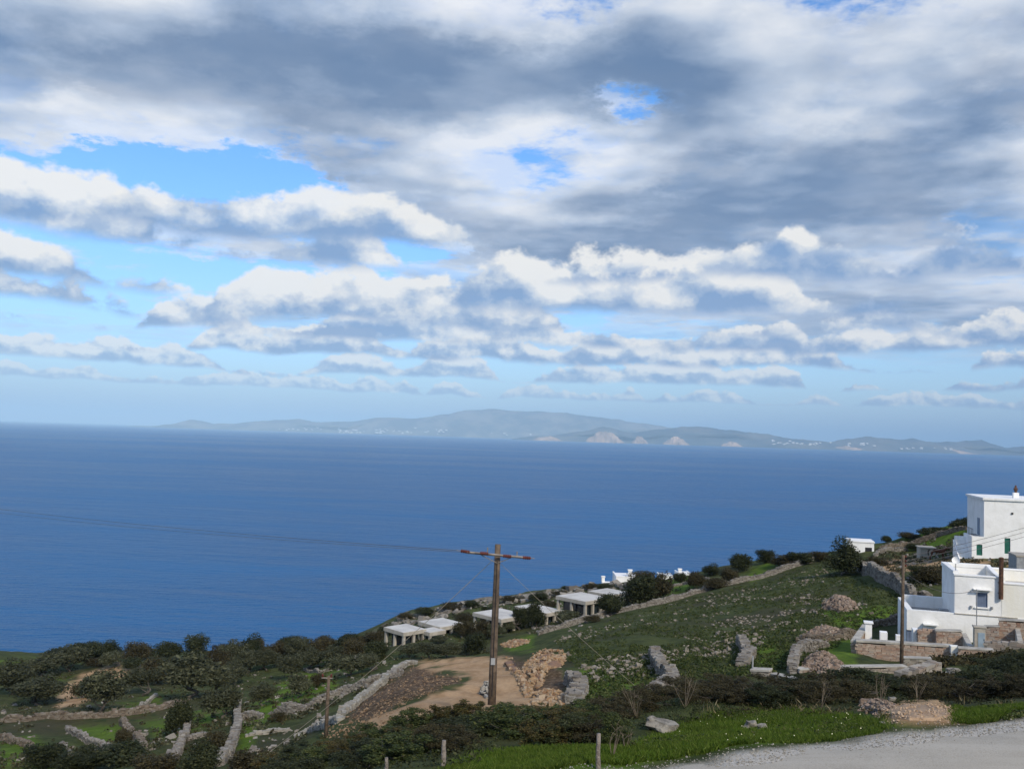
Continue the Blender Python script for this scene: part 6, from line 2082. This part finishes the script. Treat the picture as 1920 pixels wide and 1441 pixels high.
PY = 42.0
pb = at(922, 1318, PY)
pb.z = ground(pb.x, pb.y)
ptp = at(933.5, 1020, PY)
up = empty('utility_pole', tuple(pb), 0)
tag(up, 'tall wooden utility pole with a crossarm of red insulators beside the dirt track', 'utility pole')
lean = Vector((ptp.x - pb.x, 0, ptp.z - pb.z))
H = lean.z
cut = lambda k: lean * k
MB().tube([cut(-.06), cut(.25), cut(.5), cut(.75), cut(1)], [.19, .175, .16, .145, .13], 12).build('pole', polew_m, up, smooth=True)
arm_l, arm_r = at(876, 1034, PY - .9), at(984, 1044, PY + .35)
al_, ar_ = arm_l - pb, arm_r - pb
ax = (ar_ - al_).normalized()
off = Vector((0, -.17, 0))
arm = MB().tube([al_ + off, ar_ + off], .055, 4).build('crossarm', steel_m, up)
mid = (al_ + ar_) / 2 + off
for k in (-1, 1):
    MB().tube([mid + ax * (k * .75) + Vector((0, 0, -.06)), Vector((lean.x * .82, -.14, H * .885))], .02, 5).build('brace', steel_m, up)
ring = [(0.05, 0), (.085, .03), (.05, .06), (.09, .09), (.05, .12), (.09, .15), (.05, .18), (.085, .21), (.05, .24)]


def insulator(start, d, parent, n=9):
    d = d.normalized()
    pts, rad = [], []
    for r_, z in ring[:n]:
        pts.append(start + d * (z * 1.7))
        rad.append(r_)
    o = MB().tube(pts, rad, 10).build('insulator', insul_m, parent)
    MB().tube([start + d * -.16, start + d * .6], .016, 5).build('clamp', steel_m, o)
    return start + d * .6


wl = [insulator(al_ + off + ax * .12 + Vector((0, 0, .02)), -ax + Vector((0, .15, .02)), up), insulator(mid - ax * .42 + Vector((0, -.06, .03)), -ax + Vector((0, -.1, 0)), up)]
wr = [insulator(ar_ + off - ax * .12, ax + Vector((0, -.1, .02)), up), insulator(mid + ax * .34 + Vector((0, -.06, 0)), ax, up)]
pin = MB().tube([mid - ax * .45 + Vector((0, .05, .05)), mid - ax * .45 + Vector((0, .05, .30))], [.02, .03], 6).build('pin', steel_m, up)
MB().tube([mid + ax * 1.05 + Vector((0, .05, .05)), mid + ax * 1.05 + Vector((0, .05, .24))], [.02, .03], 6).build('pin', steel_m, up)
MB().tube([Vector((lean.x * .9, -.15, H * .9)), Vector((lean.x * .4, -.19, H * .45)), Vector((0, -.21, .5))], .018, 5).build('earth_cable', dark_m, up)
MB().box(-.1, .1, -.235, -.21, 1.9, 2.2).build('number_plate', metal_m, up)


def wire(p0, p1, sag, rad, mat, label, name='power_line', n=26):
    p0, p1 = Vector(p0), Vector(p1)
    pts = [p0.lerp(p1, k / n) + Vector((0, 0, -4 * sag * (k / n) * (1 - k / n))) for k in range(n + 1)]
    o = MB().tube(pts, rad, 5).build(name, mat)
    tag(o, label, 'wire')
    return o


wire(pb + wl[0], at(-140, 936, 62), .25, .012, wire_m, 'upper of two power lines running from the crossarm to the left edge')
wire(pb + wl[1], at(-140, 943, 63), .3, .010, wire_m, 'lower of two power lines running from the crossarm to the left edge')
ga = G(474, 1432, 45)
wire(pb + cut(.93), ga, .35, .013, guy_m, 'stay wire slanting from the pole top down across the grove to lower left', 'stay_wire')
gb_ = G(1192, 1286, 40)
wire(pb + cut(.9), gb_, .1, .010, guy_m, 'stay wire slanting from the pole top down into the field at right', 'stay_wire')
# second pole in the grove
p2 = G(611, 1384, 50)
t2 = at(612, 1266, p2.y)
u2 = empty('utility_pole', tuple(p2), 0)
tag(u2, 'plain grey wooden pole standing in the grove left of the embankment', 'utility pole')
h2 = t2.z - p2.z
MB().tube([(0, 0, -.4), (0, 0, h2 * .5), (0.02, 0, h2)], [.11, .095, .08], 10).build('pole', polew_m, u2, smooth=True)
MB().tube([(-.35, -.02, h2 - .12), (.22, -.02, h2 - .12)], .04, 4).build('crossarm', steel_m, u2)
for k in (-.3, .15):
    MB().lathe([(.03, h2 - .08), (.06, h2), (.05, h2 + .08), (.02, h2 + .12)], k, -.02, 8).build('insulator', insul_m, u2)
# right hand pole
p3 = at(1690, 1262, 52.0)
p3.z = ground(p3.x, p3.y)
t3 = at(1694, 1040, 52.0)
u3 = empty('utility_pole', tuple(p3), 0)
tag(u3, 'slim grey wooden pole at the right in front of the yard wall', 'utility pole')
h3 = t3.z - p3.z
lx = t3.x - p3.x
MB().tube([(0, 0, -.4), (lx * .5, 0, h3 * .5), (lx, 0, h3)], [.11, .095, .08], 10).build('pole', polew_m, u3, smooth=True)
for k, z in enumerate((h3 - .15, h3 - .4, h3 - .65)):
    MB().lathe([(.02, z), (.05, z + .03), (.05, z + .10), (.02, z + .13)], lx + .13, 0, 8).build('insulator', insul_m, u3)
for k, (z, ey) in enumerate(((h3 - .1, 958), (h3 - .35, 966), (h3 - .6, 975))):
    wire(p3 + Vector((lx + .13, 0, z)), at(2060, ey - 12, 60), .18, .012, wire_m, ('topmost', 'middle', 'lowest')[k] + ' thin wire from the right hand pole across the upper house')
wire(p3 + Vector((lx, 0, h3 - .9)), MAST_TOP, .55, .014, wire_m, 'sagging service cable from the right hand pole to the meter mast')

# ================================================================== fence posts and dry twigs at the near edge
old_m = plain('bleached_post_wood', (.30, .26, .22), (.17, .145, .12), scale=8, bs=.8, bscale=30, world_space=False)


def old_post(px, pyt, Y, label, rad=.045, lean=(0, 0)):
    t = at(px, pyt, Y)
    zb = ground(t.x, t.y) - .3
    mb = MB()
    n = 7
    r = random.Random(px)
    mb.tube([(lean[0] * k / n + r.uniform(-.008, .008), lean[1] * k / n + r.uniform(-.008, .008), (t.z - zb) * k / n) for k in range(n + 1)], [rad * (1.15 - .35 * k / n) * r.uniform(.92, 1.08) for k in range(n + 1)], 8)
    o = mb.build('fence_post', old_m, smooth=True)
    o.location = (t.x - lean[0], t.y - lean[1], zb)
    tag(o, label, 'post', 'old fence posts by the road')


old_post(833, 1387, 17.5, 'bleached old fence post at the bottom edge below the utility pole', .05, (.02, 0))
old_post(725, 1419, 17.5, 'stubby fence post at the bottom edge left of the bleached one', .04)
old_post(1122, 1374, 17.0, 'reddish old fence post at the bottom edge near the road', .045, (-.02, 0))


def twigs(px, py, Y, h, label, seed, n=5):
    r = random.Random(seed)
    t = at(px, py, Y)
    zb = ground(t.x, t.y)
    mb = MB()
    for k in range(n):
        a = r.uniform(0, 6.28)
        e = Vector((math.cos(a) * r.uniform(.1, .45) * h, math.sin(a) * r.uniform(.1, .4) * h, h * r.uniform(.5, 1.0)))
        m = e * .5 + Vector((r.uniform(-.06, .06), r.uniform(-.06, .06), .06))
        mb.tube([(0, 0, -.05), m, e], [.009, .006, .003], 5)
        for j in range(3):
            s = m.lerp(e, r.random())
            mb.tube([s, s + Vector((r.uniform(-.16, .16), r.uniform(-.16, .16), r.uniform(.05, .2))) * h], [.004, .002], 4)
    o = mb.build('dead_shrub', twig_m)
    o.location = (t.x, t.y, zb)
    tag(o, label, 'shrub')


twigs(1148, 1425, 18.0, .75, 'bare dead shrub beside the reddish fence post', 4)
twigs(1172, 1420, 19.5, .5, 'small pale dead shrub between the reddish post and the road', 6)
twigs(1195, 1335, 27.5, 1.1, 'tall bare shrub sticking out of the hedge above the verge boulder', 9, 6)
twigs(1285, 1335, 28, 1.2, 'bare shrub in the hedge right of the verge boulder', 12, 6)
twigs(1650, 1320, 26.5, .9, 'dry thistle clump above the small heap by the road', 15, 10)
twigs(1540, 1330, 27.0, 1.1, 'bare shrub at the hedge foot in the middle of the verge', 18, 6)
twigs(1720, 1318, 27, .8, 'dry stalks behind the bare earth patch by the road', 21, 6)
